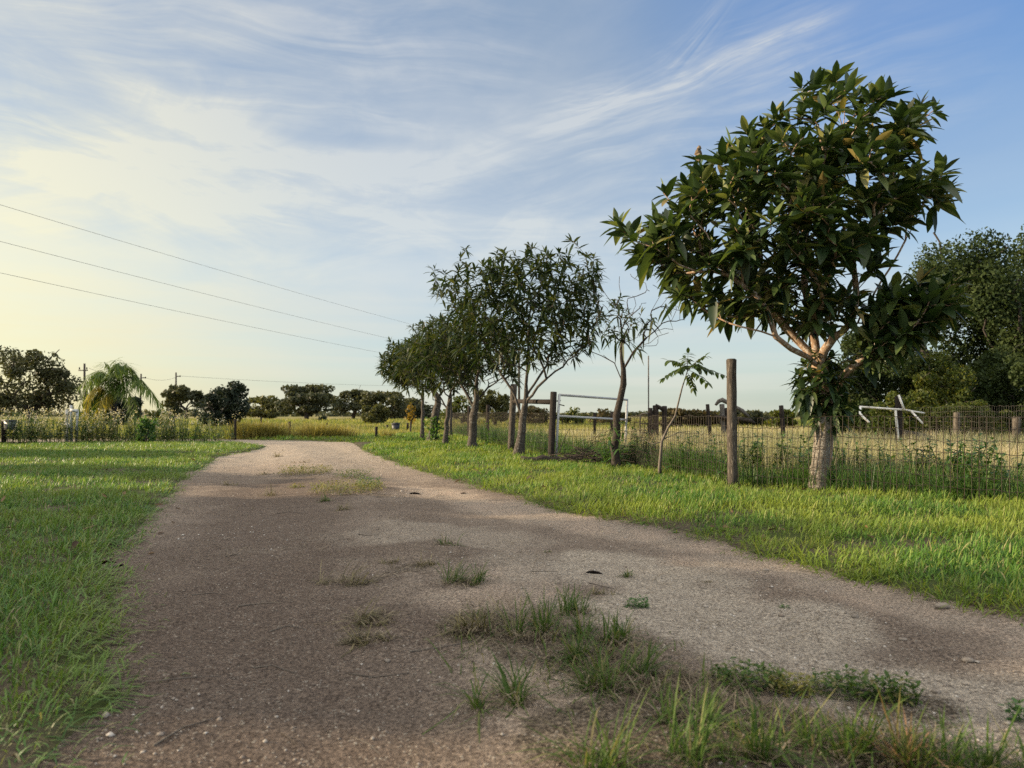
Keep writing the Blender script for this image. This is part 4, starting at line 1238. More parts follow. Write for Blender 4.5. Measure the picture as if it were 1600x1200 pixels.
# field fence posts on the left
FP = 'posts of the field fence'
for i, (px, pt, Y, lab) in enumerate([(271, 650, 23.5, 'dark field fence post at the yellowish bush'), (367.5, 655, 23.0, 'thin field fence post just right of the near black tree'), (408, 652, 40, 'small far field post above the left end of the broom grass'),
                                      (452.5, 659, 24.5, 'dark field fence post in the middle of the golden broom grass'), (511, 661, 40, 'small far field post right of the flat dark shrub'), (588, 667, 22.8, 'slim field fence post in front of the round olive bush'),
                                      (637, 661, 30, 'field fence post just right of the dark bin'), (605, 664, 33, 'far field post just left of the dark bin')]):
    base = np.array([(px - 800) / F * Y, Y, -.05])
    tag(post_mb(base, AT(px, pt, Y), .045 if Y < 30 else .05, 8, 740 + i).build('field_post', MAT['postdark'], None, base, True), lab, 'fence post', FP)


# broom grass clumps
def broom(px, top, wpx, Y, n, label, seed):
    r_ = np.random.default_rng(seed)
    base = np.array([(px - 800) / F * Y, Y, 0.0]); w = wpx / F * Y; H = CH + (HOR - top) / F * Y
    p = base + np.c_[r_.normal(0, w * .30, n), r_.normal(0, w * .2, n), np.zeros(n)]
    o = np.arctan2(p[:, 1] - Y, p[:, 0] - base[0])
    v, fs = blades(p, H * r_.uniform(.5, 1.1, n), .012, o + r_.normal(0, .8, n), np.abs(r_.normal(.16, .1, n)), np.abs(r_.normal(.18, .15, n)), 3, r_)
    tag(link_mesh('broom_grass_clump', v, fs, MAT['broom'], None, False, base), label, 'grass clump', 'clumps of broom grass at the end of the driveway')


broom(392, 654, 50, 23.6, 900, 'leftmost golden broom grass clump, beside the thin post', 801)
broom(425, 658, 45, 23.9, 750, 'golden broom grass clump between two field posts', 802)
broom(490, 660, 55, 23.6, 1000, 'dark based broom grass clump at the head of the driveway', 803)
broom(528, 663, 45, 24.0, 750, 'rightmost large broom grass clump at the head of the driveway', 804)
broom(605, 670, 18, 23.4, 220, 'small isolated tuft of broom grass right of the slim post', 805)


# white gate frame, meter box, bin
def left_bits():
    Y = 20.2; P = lambda px, py, dy=0: AT(px, py, Y + dy)
    base = np.array([(111 - 800) / F * Y, Y, 0.0])
    root = empty('white_gate_frame', base, 'broken white wooden gate frame standing in tall weeds', 'gate frame')
    for pts, r in (([P(105, 695), P(104, 660), P(104.5, 640)], .05), ([P(112, 695), P(111, 650), P(111, 633)], .045), ([P(119, 695), P(120.5, 660), P(121, 640)], .045)):
        b = MB(); b.tube(pts, r, 4); b.build('post', MAT['whitewood'], root)
    b = MB(); b.tube([P(110, 641, -.05), P(121, 642, -.05)], .05, 4); b.build('rail', MAT['whitewood'], root)
    b = MB(); b.tube([P(103, 662, -.05), P(113, 668, -.05)], .06, 4); b.build('rail', MAT['whitewood'], root)
    Y = 19.6; base = np.array([(6 - 800) / F * Y, Y, -.05])
    root = empty('meter_box', base, 'small grey box mounted on a dark post at the left photo edge', 'utility box')
    post_mb(base, AT(5, 657, Y), .06, 8, 811).build('post', MAT['postdark'], root, smooth=True)
    b = MB(); c = AT(16, 664, Y - .1); b.box(c, (.26, .14, .25)); b.box(c + [0, -.01, .135], (.30, .19, .025)); b.build('box', MAT['greybox'], root)
    Y = 30.; c = np.array([(618.5 - 800) / F * Y, Y, 0.0])
    root = empty('trash_bin', c, 'dark blue bin standing in the sunlit field past the driveway', 'bin')
    v = []
    for z, s in ((.02, .12), (.42, .155)): v += [[-s, -s, z], [s, -s, z], [s, s, z], [-s, s, z]]
    b = MB(); b.add(np.array(v) + c, [[[0, 3, 2, 1], [4, 5, 6, 7], [0, 1, 5, 4], [1, 2, 6, 5], [2, 3, 7, 6], [3, 0, 4, 7]]]); b.build('body', MAT['bin'], root)
    b = MB(); b.box(c + [0, 0, .435], (.34, .35, .03)); b.box(c + [0, .15, .46], (.25, .03, .03)); b.build('lid', MAT['bin'], root)


left_bits()


# ------------------------------------------------------------------ utility poles and power lines
UP = 'utility poles beyond the field'
tops = []
for i, (px, pt, Y, lab) in enumerate([(132, 568, 75, 'leftmost utility pole with a short crossarm rising behind the spreading oak'), (220.5, 584, 95, 'middle utility pole behind the right fronds of the palm'), (275, 582, 100, 'rightmost utility pole in front of the see through tree')]):
    base = np.array([(px - (1.5 if i == 1 else 0) - 800) / F * Y, Y, 0.0]); t = AT(px, pt, Y)
    root = empty('utility_pole', base, lab, 'utility pole', UP)
    b = MB(); b.tube([base, t], [.14, .10], 8); b.build('pole', MAT['farbark'], root, smooth=True)
    b = MB()
    if i == 0: b.box(t + [-.15, 0, -.75], (1.0, .10, .10))
    else: b.box(t + [.3, 0, -.55], (.7, .12, .12))
    b.build('crossarm', MAT['farbark'], root)
    for dx in ((-.55, .25) if i == 0 else (.6,)):
        b = MB(); b.tube([t + [dx, 0, -.65], t + [dx, 0, -.4]], [.07, .05], 6); b.build('insulator', MAT['farbark'], root)
    tops.append(t)
for a, b_, lab in ((tops[0], tops[1], 'thin far wire between the leftmost and the middle utility pole'), (tops[1], tops[2], 'thin far wire between the middle and the rightmost utility pole'), (tops[2], np.array([-14., 170, 8.0]), 'thin far wire running right from the rightmost utility pole over the field')):
    t = np.linspace(0, 1, 24)[:, None]
    c = (a + [.5, 0, -.5]) * (1 - t) + (b_ + [.5, 0, -.5]) * t; c[:, 2] -= 4 * .5 * (t * (1 - t))[:, 0]
    b = MB(); b.tube(c, .018, 4, cap=False)
    tag(b.build('power_line', MAT['cable'], None, c[12]), lab, 'wire')
# near line crossing the left sky
d0, d1 = np.array([-14.81, 20.0]), np.array([-6.6, 49.0])
dirn = (d1 - d0) / 29.0
pA, pB = d0 - dirn * 26, d1 + dirn * 26
for i, (za, zb, lab) in enumerate(((6.92, 7.03, 'highest of the three long power lines crossing the left sky'), (5.86, 5.70, 'middle of the three long power lines crossing the left sky'), (4.95, 4.65, 'lowest of the three long power lines crossing the left sky'))):
    t = np.linspace(0, 1, 60)
    s = t * 81
    z = za + (zb - za) * (s - 26) / 29 - .0004 * (s - 26) * (55 - s)
    c = np.c_[pA[0] + dirn[0] * s, pA[1] + dirn[1] * s, z]
    b = MB(); b.tube(c, .0058, 5, cap=False)
    tag(b.build('power_line', MAT['cable'], None, c[30]), lab, 'wire')
for p, lab in ((pA, 'near utility pole carrying the three long power lines'), (pB, 'utility pole behind the tallest row tree carrying the three long power lines')):
    root = empty('utility_pole', np.array([p[0], p[1], 0]), lab, 'utility pole')
    b = MB(); b.tube([[p[0], p[1], -.1], [p[0], p[1], 7.9]], [.15, .11], 9); b.build('pole', MAT['farbark'], root, smooth=True)
    for z in (7.05, 5.9, 5.0):
        b = MB(); b.tube([[p[0], p[1], z - .1], [p[0] + .01, p[1], z + .1]], [.17, .14], 7); b.build('insulator', MAT['farbark'], root)


# ------------------------------------------------------------------ tufts on the driveway
def tuft(px, py, wpx, hpx, n, label, seed, mat='tuft', flat=0.0, leanx=None, kind='grass_tuft', wb=1.0):
    r_ = np.random.default_rng(seed); n = int(n * 1.15)
    g = G(px, py); Y = g[1]; w = wpx / F * Y; H = hpx / F * Y
    base = g.copy(); base[2] = zat(g)
    a = r_.uniform(0, 6.28, n); q = np.sqrt(r_.uniform(0, 1, n)) * w * .32
    cl = r_.normal(0, .24 * w, (4, 2)); ci = r_.integers(0, 4, n)
    p = np.c_[base[0] + cl[ci, 0] + np.cos(a) * q * .4, base[1] + cl[ci, 1] * .6 + np.sin(a) * q * .4, np.full(n, base[2] - .004)]
    az = a + r_.normal(0, .7, n)
    if leanx is not None:
        k = r_.uniform(0, 1, n) < .75; az = np.where(k, leanx + r_.normal(0, .5, n), az)
    lean = np.abs(r_.normal(.25 + .5 * flat, .28, n)); curve = np.abs(r_.normal(.4 + .35 * flat, .38, n))
    L = np.maximum(H, w * .5 if flat else H) * (.25 + 1.0 * r_.uniform(0, 1, n) ** 1.3)
    wd = .0044 * max(1, Y / 4) ** .75 * wb
    b = MB()
    v, fs = blades(p, L, wd * r_.uniform(.7, 1.3, n), az, lean, curve, 4, r_)
    b.add(v, fs)
    m = n // 2                                                       # dead mat at the foot
    a = r_.uniform(0, 6.28, m); q = np.sqrt(r_.uniform(0, 1, m)) * w * .45
    p = np.c_[base[0] + np.cos(a) * q, base[1] + np.sin(a) * q * .7, np.full(m, base[2] + .003)]
    o = b.build(kind, MAT[mat], None, base)
    tag(o, label, 'grass tuft', 'tufts of grass growing on the driveway')
    v, fs = blades(p, np.minimum(.07, .4 * w) * r_.uniform(.5, 1.3, m), wd * .8, r_.uniform(0, 6.28, m), .75, .3, 3, r_)
    mt = link_mesh('dead_thatch', v, fs, MAT['straw'], o, False, base)
    return o


def broadleaf(px, py, wpx, hpx, n, label, seed, mat='weed', cat='weed', kind='leafy_weed', size=.024):
    r_ = np.random.default_rng(seed)
    g = G(px, py); Y = g[1]; w = wpx / F * Y; H = max(.012, hpx / F * Y)
    base = g.copy(); base[2] = zat(g)
    a = r_.uniform(0, 6.28, n); q = np.sqrt(r_.uniform(0, 1, n)) * w * .5
    x, y = base[0] + np.cos(a) * q, base[1] + np.sin(a) * q * min(1., .45 + .1 * Y)
    k = fbm2(x, y, 2.2 / max(w, .1), seed, 3) > -.6; x, y = x[k], y[k]; n = len(x)
    z = base[2] + r_.uniform(0.002, 1, n) * H
    az = r_.uniform(0, 6.28, n); el = r_.uniform(-.2, .9, n)
    d = np.stack([np.cos(az) * np.cos(el), np.sin(az) * np.cos(el), np.sin(el)], 1)
    s = size * r_.uniform(.6, 1.4, n) * max(1, (Y / 4) ** .5)
    v, f = leaves(np.c_[x, y, z], d, s, s * .5, .2, .2, rows=(0, .4, .8, 1))
    b = MB(); b.add(v, f)
    m = max(4, n // 14)
    j = r_.integers(0, n, m)
    p0 = np.c_[x[j], y[j], np.full(m, base[2] - .003)]
    v, fs = blades(p0, H * r_.uniform(.6, 1.2, m), .004, r_.uniform(0, 6.28, m), .3, .3, 3, r_); b.add(v, fs)
    return tag(b.build(kind, MAT[mat], None, base), label, cat, 'weeds creeping on the driveway')


T = [
    (548, 910, 85, 22, 110, 'flattened dry tuft with a green right end in the left wheel track', 'tuftdry', .8, .3),
    (701, 857, 34, 22, 40, 'small upright tuft with thin tall stalks above the middle strip', 'tuft', 0, None),
    (618, 884, 30, 12, 40, 'small low dark tuft left of the middle strip', 'tuftdry', .5, None),
    (664, 890, 40, 14, 55, 'ragged low tuft touching the left side of the upright green tuft', 'tuftdry', .5, None),
    (720, 920, 75, 36, 150, 'upright yellow green tuft with a dark hollow beneath it', 'tuft', .1, .4),
    (588, 968, 85, 20, 130, 'upper of two flattened curled pale tufts in the wheel track', 'tuftdry', .9, .2),
    (578, 996, 80, 18, 120, 'lower of two flattened curled pale tufts in the wheel track', 'tuftdry', .9, 3.0),
    (745, 992, 70, 42, 150, 'dark tangled tuft at the left end of the middle strip', 'tuftdry', .4, None),
    (842, 1003, 85, 66, 170, 'tall fresh green tuft in the centre of the middle strip', 'tuft', 0, None),
    (898, 966, 60, 48, 110, 'slender green tuft behind the tall fresh one', 'tuft', 0, .8),
    (940, 928, 30, 12, 36, 'sparse little tuft on the way to the black leaf', 'tuftdry', .3, None),
    (918, 1038, 70, 50, 120, 'medium green tuft right of the tall fresh one', 'tuft', .1, None),
    (972, 1018, 62, 52, 110, 'upright grass tuft with straight blades beside pale gravel', 'tuft', 0, None),
    (940, 1085, 90, 56, 150, 'broad tuft with dark shade under it in the lower middle strip', 'tuft', .2, None),
    (1000, 1075, 70, 66, 110, 'leaning tuft with long pale blades in the lower middle strip', 'tuft', .1, .4),
    (798, 1100, 110, 72, 130, 'loose splayed tuft standing alone on brown dirt', 'tuft', .2, None),
    (1080, 1140, 110, 60, 130, 'spreading tuft of pale arching blades right of the lower middle strip', 'tuft', .3, .3),
    (930, 1196, 170, 110, 120, 'close blurred tuft fanning out at the bottom edge', 'tuft', .25, None),
    (1065, 1206, 90, 120, 90, 'close blurred tuft with long upright blades at the bottom edge', 'tuft', .1, .6),
    (1185, 1200, 110, 90, 110, 'close green tuft in shadow on the bottom edge', 'tuft', .1, None),
    (1300, 1180, 110, 90, 150, 'close yellowish tuft with crowded upright blades', 'tuft', .05, None),
    (1395, 1208, 90, 110, 110, 'close tuft with reddish stalks at the bottom edge', 'tuftred', .05, None),
    (1470, 1212, 110, 90, 120, 'close blurred green tuft right of the reddish stalks', 'tuft', .1, None),
    (1560, 1214, 110, 100, 120, 'close blurred tuft nearest the bottom right corner', 'tuft', .1, None),
    (433, 714, 22, 7, 26, 'farthest dark tuft near the top of the driveway', 'tuftdry', .3, None),
    (416, 771, 34, 12, 36, 'dry dark tuft with spread blades in the left wheel track far off', 'tuftdry', .5, None),
    (412, 741, 26, 9, 30, 'flat dark tuft left of the yellowish creeping patches', 'tuftdry', .6, None),
    (356, 757, 30, 8, 26, 'flat dark litter tuft close to the left lawn edge', 'tuftdry', .7, None),
    (470, 725, 26, 7, 22, 'faint flat tuft above the olive creeping patch', 'tuftdry', .7, None),
    (505, 784, 26, 14, 36, 'small green tuft just below the long yellowish patch', 'tuft', .2, None),
    (541, 798, 30, 12, 36, 'small dark tuft alone below the yellowish patch', 'tuftdry', .4, None),
    (978, 898, 26, 14, 40, 'small grey green tuft right of the black leaf', 'tuft', .2, None),
    (1105, 908, 13, 6, 20, 'single tiny dark tuft on the sandy right track', 'tuftdry', .3, None),
    (856, 860, 12, 7, 14, 'tiny sprig on the right track far from other tufts', 'tuft', .2, None),
]
for i, (px, py, w, h, n, lab, mt, fl, lx) in enumerate(T):
    tuft(px, py, w, h, n, lab, 900 + i, mt, fl, lx)
W_ = [
    (478, 742, 84, 11, 800, 'olive creeping weed patch far along the driveway', 'patch', .02),
    (545, 770, 118, 13, 1300, 'long yellowish creeping weed patch in the middle of the driveway', 'patch', .02),
    (463, 762, 26, 5, 110, 'tiny bright yellow weed patch left of the long one', 'patch', .02),
    (552, 748, 62, 13, 480, 'grey green creeping weed clump above the bright green cushion', 'tuft', .018),
    (577, 762, 40, 15, 520, 'bright green cushion of weed at the end of the long yellowish patch', 'weed', .016),
    (996, 948, 38, 14, 150, 'small round leafy weed on gravel right of the middle strip', 'weed', .018),
    (1165, 1078, 120, 26, 420, 'spreading leafy weed at the gravel edge, left of two', 'tuft', .022),
    (1235, 1086, 80, 26, 260, 'yellow stemmed leafy weed among darker weeds', 'patch', .022),
    (1315, 1082, 110, 26, 340, 'leafy green weed in the right part of the middle strip', 'tuft', .022),
    (1400, 1092, 70, 34, 260, 'rightmost leafy weed in the middle strip, beside the pale gravel', 'tuft', .022),
    (1588, 1118, 30, 30, 70, 'thin leafy weed sprig at the right photo edge', 'weed', .02),
    (1225, 945, 14, 6, 24, 'tiny leafy sprig on the right track', 'weed', .014),
]
for i, (px, py, w, h, n, lab, mt, sz) in enumerate(W_):
    broadleaf(px, py, w, h, n, lab, 950 + i, mt, size=sz)

# litter: straw, thatch, pebbles
r_ = np.random.default_rng(971)
P, B, _ = scatter([(1., 2.5, 460), (2.5, 4.5, 330), (4.5, 8, 170), (8, 14, 60), (14, 22, 22)], lambda x, y, r: (sd_road(x, y) < .1) & (r.uniform(0, 1, len(x)) < np.clip(.25 + 1.3 * fbm2(x, y, 1.1, 77, 3), .04, 1)), seed=972)
n = len(P)
zz = np.maximum(road_z(P[:, 0], P[:, 1]), ground_z(P[:, 0], P[:, 1])) + .003
v, fs = blades(np.c_[P, zz], r_.uniform(.02, .13, n), np.array([.0028, .0036, .0045, .007, .010])[B], r_.uniform(0, 6.28, n), .99, np.abs(r_.normal(0, .2, n)), 3, r_, 1.2)
tag(link_mesh('dead_grass_litter', v, fs, MAT['straw']), 'scattered straw and dead grass lying on the dirt driveway', 'litter', kind='stuff')
# thatch under the middle strip
n = 5200; t = r_.uniform(0, 1, n)
mx = np.interp(t, [0, .25, .5, .75, 1], [740, 900, 1040, 1230, 1480]); my = np.interp(t, [0, .25, .5, .75, 1], [960, 1010, 1080, 1120, 1185])
Yt = F * CH / (my + r_.normal(0, 22, n) + 6 - HOR); Xt = (mx - 800) / F * Yt + r_.normal(0, .09, n)
k = fbm2(Xt, Yt, 4, 78, 3) > -.25; Xt, Yt = Xt[k], Yt[k]; n = len(Xt)
v, fs = blades(np.c_[Xt, Yt, road_z(Xt, Yt) + r_.uniform(0, .012, n)], r_.uniform(.02, .09, n), .0026, r_.uniform(0, 6.28, n), .85, np.abs(r_.normal(.1, .3, n)), 3, r_, 1.2)
tag(link_mesh('thatch_litter', v, fs, MAT['straw']), 'matted dead thatch along the middle strip of the driveway', 'litter', kind='stuff')


def pebbles():
    P, B, r = scatter([(1., 2.5, 900), (2.5, 4.5, 620), (4.5, 8, 240), (8, 14, 60)], lambda x, y, r: (sd_road(x, y) < .0) & (r.uniform(0, 1, len(x)) < np.clip(.3 + 1.6 * fbm2(x, y, .9, 79, 3), .05, 1)), seed=973)
    n = len(P); s = np.exp(r.normal(-5.55, .42, n)) * np.array([1, 1, 1.15, 1.5])[B]
    o = np.array([[1, 0, 0], [-1, 0, 0], [0, 1, 0], [0, -1, 0], [0, 0, .7], [0, 0, -.7]], float)
    tri = np.array([[0, 2, 4], [2, 1, 4], [1, 3, 4], [3, 0, 4], [2, 0, 5], [1, 2, 5], [3, 1, 5], [0, 3, 5]])
    a = r.uniform(0, 6.28, n); c, q = np.cos(a), np.sin(a)
    V = o[None] * (s[:, None] * r.uniform(.6, 1.3, (n, 3)))[:, None, :] * (1 + .2 * r.normal(size=(n, 6, 1)))
    V = np.stack([V[..., 0] * c[:, None] - V[..., 1] * q[:, None], V[..., 0] * q[:, None] + V[..., 1] * c[:, None], V[..., 2]], -1)
    V += np.c_[P, road_z(P[:, 0], P[:, 1]) + s * .25][:, None, :]
    tag(link_mesh('gravel', V.reshape(-1, 3), [(np.arange(n)[:, None, None] * 6 + tri[None]).reshape(-1, 3)], MAT['gravel']), 'pale grit and small stones scattered over the dirt driveway', 'gravel', kind='stuff')


m, N, b_, o_ = material('gravel'); geo = N.new('ShaderNodeNewGeometry')
N.put(b_.inputs['Base Color'], N.ramp(geo.outputs['Random Per Island'], [(0, (.17, .13, .10)), (.4, (.27, .22, .175)), (.75, (.38, .33, .275)), (1, (.52, .47, .41))]))
b_.inputs['Roughness'].default_value = .85; MAT['gravel'] = m
pebbles()


# short grass straggling along the middle strip
n = 1300; t = r_.uniform(0, 1, n)
mx = np.interp(t, [0, .2, .4, .6, .8, 1], [735, 850, 960, 1090, 1250, 1560]); my = np.interp(t, [0, .2, .4, .6, .8, 1], [985, 1000, 1050, 1120, 1150, 1195])
Yt = F * CH / (my + r_.normal(0, 30, n) + 8 - HOR); Xt = (mx - 800) / F * Yt + r_.normal(0, .13, n)
k = fbm2(Xt, Yt, 5, 83, 3) > -.05; Xt, Yt = Xt[k], Yt[k]; n = len(Xt)
v, fs = blades(np.c_[Xt, Yt, road_z(Xt, Yt) - .003], .055 * np.exp(r_.normal(-.1, .5, n)), .0042, r_.uniform(0, 6.28, n), np.abs(r_.normal(.35, .3, n)), np.abs(r_.normal(.5, .4, n)), 4, r_)
tag(link_mesh('strip_grass', v, fs, MAT['tuft']), 'short thin grass straggling along the middle strip of the driveway', 'grass', kind='stuff')


# fallen leaves and clippings in the mown grass
P, B, r = scatter([(1.5, 5, 5), (5, 10, 5), (10, 20, 2.5)], lambda x, y, r: (sd_road(x, y) > -.25) & (beyond_fence(x, y) < .3) & (r.uniform(0, 1, len(x)) < np.clip(.3 + fbm2(x, y, .5, 85, 2), .05, 1)), seed=976)
n = len(P); zz = np.maximum(ground_z(P[:, 0], P[:, 1]), road_z(P[:, 0], P[:, 1])) + r.uniform(.005, .06, n) * (sd_road(P[:, 0], P[:, 1]) > .1) + .004
a = r.uniform(0, 6.28, n)
v, f = leaves(np.c_[P, zz], np.c_[np.cos(a), np.sin(a), r.normal(.05, .2, n)], r.uniform(.04, .10, n), r.uniform(.018, .036, n), .5, r.normal(.1, .3, n), r.normal(0, .6, n))
tag(link_mesh('leaf_litter', v, f, MAT['leafdead'], None, True), 'brown fallen leaves scattered in the grass on both sides of the driveway', 'fallen leaves', kind='stuff')


# single leaves, sticks and stones on the driveway
def dead_leaf(px, py, wpx, label, mat, seed, az=0.2, name='fallen_leaf', rise=.25):
    r_ = np.random.default_rng(seed); g = G(px, py); L = wpx / F * g[1]
    g[2] = zat(g) + .006
    d = nrm(np.array([[math.cos(az), math.sin(az), rise * .4]]))
    st = g - d[0] * L / 2
    v, f = leaves(st[None], d, L, L * .42, .5, .25, np.array([.2]))
    t = v + np.array([0, 0, .0025])
    k = len(v)
    b = MB(); b.add(np.concatenate([v, t]), [f[0][:, ::-1], f[0] + k])
    tag(b.build(name, MAT[mat], None, g, True), label, 'leaf')


dead_leaf(932, 893, 34, 'dark grey curled leaf lying on the gravel of the right track', 'darkleaf', 981, -.15)
dead_leaf(652, 770, 26, 'dark brown leaf lying flat above the right track', 'darkleaf', 982, .05)
dead_leaf(724, 769, 12, 'small dark red leaf near the verge', 'redleaf', 983, .6, rise=.8)
dead_leaf(166, 880, 44, 'large dark red dead leaf at the edge of the left lawn', 'redleaf', 984, .35, rise=.8)
dead_leaf(184, 886, 26, 'smaller dark dead leaf tucked against the large red one', 'darkleaf', 985, 1.2, rise=.8)
dead_leaf(1315, 782, 26, 'brown leaf lump in the grass right of the loquat trunk', 'redleaf', 986, .2, rise=1.)


def stick(p, label, seed, r=.0026):
    r_ = np.random.default_rng(seed); q = np.array([G(*a) for a in p]); q[:, 2] = [zat(a) + r for a in q]
    b = MB(); b.tube(q, np.linspace(r, r * .4, len(q)), 5, rough=.1, r_=r_)
    tag(b.build('twig', MAT['twig'], None, q[0]), label, 'twig')


stick([(228, 1062), (290, 1056), (345, 1050)], 'long thin twig lying in the near left wheel track', 991)
stick([(372, 945), (410, 938), (445, 935)], 'thin dark twig in the left wheel track above the curled tufts', 992)
stick([(352, 868), (372, 864)], 'short twig near the left lawn edge', 993, .0035)
stick([(830, 897), (850, 893), (873, 894)], 'slender twig left of the dark grey leaf', 994)
stick([(920, 911), (940, 914), (960, 916)], 'thin twig just below the dark grey leaf', 995)
for i, (a_, b_, c_, lab) in enumerate([((420, 978), (450, 970), (478, 974), 'pale bent stem left of the curled tufts'), ((300, 930), (330, 925), (352, 927), 'thin stem near the near left lawn edge'), ((545, 1045), (585, 1052), (640, 1046), 'curved stem below the lower curled tuft'), ((430, 800), (452, 797), (470, 799), 'small dark stem in the left track far off'), ((395, 1035), (425, 1030), (462, 1042), 'forked looking stem in the near left track'), ((640, 1015), (690, 1010), (745, 1005), 'long dark stem left of the tangled tuft'), ((560, 838), (575, 840), (592, 839), 'short dark stem in the middle of the driveway')]):
    stick([a_, b_, c_], lab, 1020 + i, .003)
stick([(240, 1168), (285, 1140), (350, 1118)], 'blurred twig nearest the camera in the left track', 996, .003)


def stone(px, py, wpx, label, seed, flat=.5):
    r_ = np.random.default_rng(seed); g = G(px, py); s = wpx / F * g[1] * .5; g[2] = zat(g)
    bpy_v = []
    for i in range(5):
        th = math.pi * (i + .5) / 5
        for j in range(9):
            ph = 6.283 * j / 9; q = s * (1 + .16 * r_.normal())
            bpy_v.append([q * math.sin(th) * math.cos(ph), q * .8 * math.sin(th) * math.sin(ph), q * flat * math.cos(th) + s * flat * .5])
    f = [[i * 9 + j, i * 9 + (j + 1) % 9, (i + 1) * 9 + (j + 1) % 9, (i + 1) * 9 + j] for i in range(4) for j in range(9)]
    b = MB(); b.add(np.array(bpy_v) + g, [np.array(f)[:, ::-1], np.arange(9)[None], (36 + np.arange(9))[None, ::-1]])
    tag(b.build('stone', MAT['stone'], None, g), label, 'stone')


stone(1472, 952, 22, 'flat pale stone half under the right verge grass', 1001)
stone(1336, 963, 12, 'small pale angular stone in the right track', 1002, .7)
stone(1411, 997, 13, 'flat shell white chip in the middle of the right track', 1003, .35)
stone(1196, 893, 11, 'white chip near the verge grass above the right track', 1004, .4)
stone(1512, 1031, 20, 'flat stone chip right of the shell white chip', 1005, .35)
stone(605, 1029, 9, 'single white chip in the brown left track', 1006, .7)
stone(1463, 1073, 14, 'pale chip lying in the gravel beside the rightmost leafy weed', 1007, .5)

# ------------------------------------------------------------------ sky, sun, camera
EXPO = 1.15
SKYGRADE = (.80, .92, 1.25)
SUN_AZ, SUN_EL = R(-83), R(13)            # azimuth from the view direction (+Y), negative to the left
w = bpy.data.worlds.new('World'); SC.world = w; w.use_nodes = True
nt = w.node_tree; N = Nd(nt)
bg = nt.nodes['Background']
sky = N.new('ShaderNodeTexSky', sky_type='NISHITA')
sky.sun_disc = False; sky.sun_elevation = SUN_EL; sky.sun_rotation = SUN_AZ
sky.altitude = 20; sky.air_density = 1.0; sky.dust_density = 1.6; sky.ozone_density = 1.6
tc = N.new('ShaderNodeTexCoord'); sep = N.new('ShaderNodeSeparateXYZ')
N.L.new(tc.outputs['Generated'], sep.inputs[0])
dx, dy, dz = sep.outputs
az = N.math('ARCTAN2', dx, dy)
el = N.math('ARCSINE', dz)


def pxang(px, py):
    a = math.atan2(px - 800, F); return a, math.atan2((HOR - py) * math.cos(a), F)


def band(p0, p1, p2, width, n_seed, strength, fib=5, across=16, fade=.16, contrast=(.25, .75), soft=.55):
    """a streak of cirrus along a curve through three directions of the sky"""
    A = np.array([pxang(*p) for p in (p0, p1, p2)])
    c2, c1, c0 = np.polyfit(A[:, 0], A[:, 1], 2)
    warp = N.mul(N.sub(N.noise(N.vec(N.mul(az, 2.2), N.mul(el, 2.2), n_seed), 1.6, 2, .5), .5), .09)
    e = N.sub(N.add(el, warp), N.math('MULTIPLY_ADD', N.math('MULTIPLY_ADD', az, c2, c1), az, c0))
    prof = N.math('EXPONENT', N.mul(N.math('POWER', N.math('ABSOLUTE', N.math('DIVIDE', e, width)), 2.0), -1))
    lo, hi = A[:, 0].min(), A[:, 0].max()
    win = N.mul(N.map(az, lo - fade, lo + fade * .6), N.map(az, hi + fade, hi - fade * .6))
    fi = N.noise(N.vec(N.mul(az, fib * .5), N.mul(e, across), n_seed + 3.1), 1.0, 9, .64, .45)
    return N.mul(N.mul(N.mul(prof, win), N.map(fi, *contrast, soft, 1.0)), strength)


dens = None
for args in [
    ((235, 160), (420, 235), (700, 262), .022, 1.0, .85, 4, 40, .12, (.3, .7), .45),
    ((500, 258), (640, 268), (720, 250), .010, 1.5, .25, 5, 60, .1),
    ((240, 215), (400, 262), (690, 290), .030, 1.7, .40, 5, 45, .12, (.35, .65), .2),
    ((0, 70), (330, 150), (690, 182), .022, 2.0, .34, 5, 50, .14, (.35, .65), .3),
    ((-50, 330), (300, 300), (760, 330), .085, 3.0, .26, 5, 26, .16, (.35, .68), .15),
    ((60, 0), (420, 50), (760, 95), .070, 4.0, .34, 5, 26, .16, (.36, .66), .0),
    ((870, 190), (1060, 112), (1290, 18), .010, 5.0, .40, 16, 120, .05, (.34, .66), .12),
    ((900, 160), (1050, 90), (1130, 5), .020, 5.2, .24, 16, 100, .05, (.38, .66), .0),
    ((880, 186), (1080, 122), (1290, 50), .040, 5.5, .18, 14, 90, .06, (.42, .68), .0),
    ((740, 230), (1000, 150), (1250, 75), .040, 6.0, .17, 9, 60, .08, (.38, .66), .1),
    ((700, 300), (1060, 225), (1420, 140), .075, 7.0, .32, 5, 34, .16, (.36, .68), .2),
    ((330, 310), (600, 350), (1000, 340), .026, 8.0, .50, 5, 38, .14, (.34, .66), .25),
    ((500, 400), (760, 372), (1000, 370), .024, 8.5, .34, 5, 38, .14, (.34, .66), .25),
    ((-150, 200), (80, 215), (300, 300), .060, 9.0, .50, 6, 30, .14, (.36, .66), .2),
    ((100, 240), (260, 290), (420, 340), .026, 9.5, .42, 10, 50, .1, (.38, .66), .1),
    ((-50, 450), (300, 440), (800, 440), .060, 10.0, .25),
    ((900, 440), (1200, 450), (1700, 480), .070, 11.0, .25)]:
    b_ = band(*args)
    dens = b_ if dens is None else N.add(dens, b_)
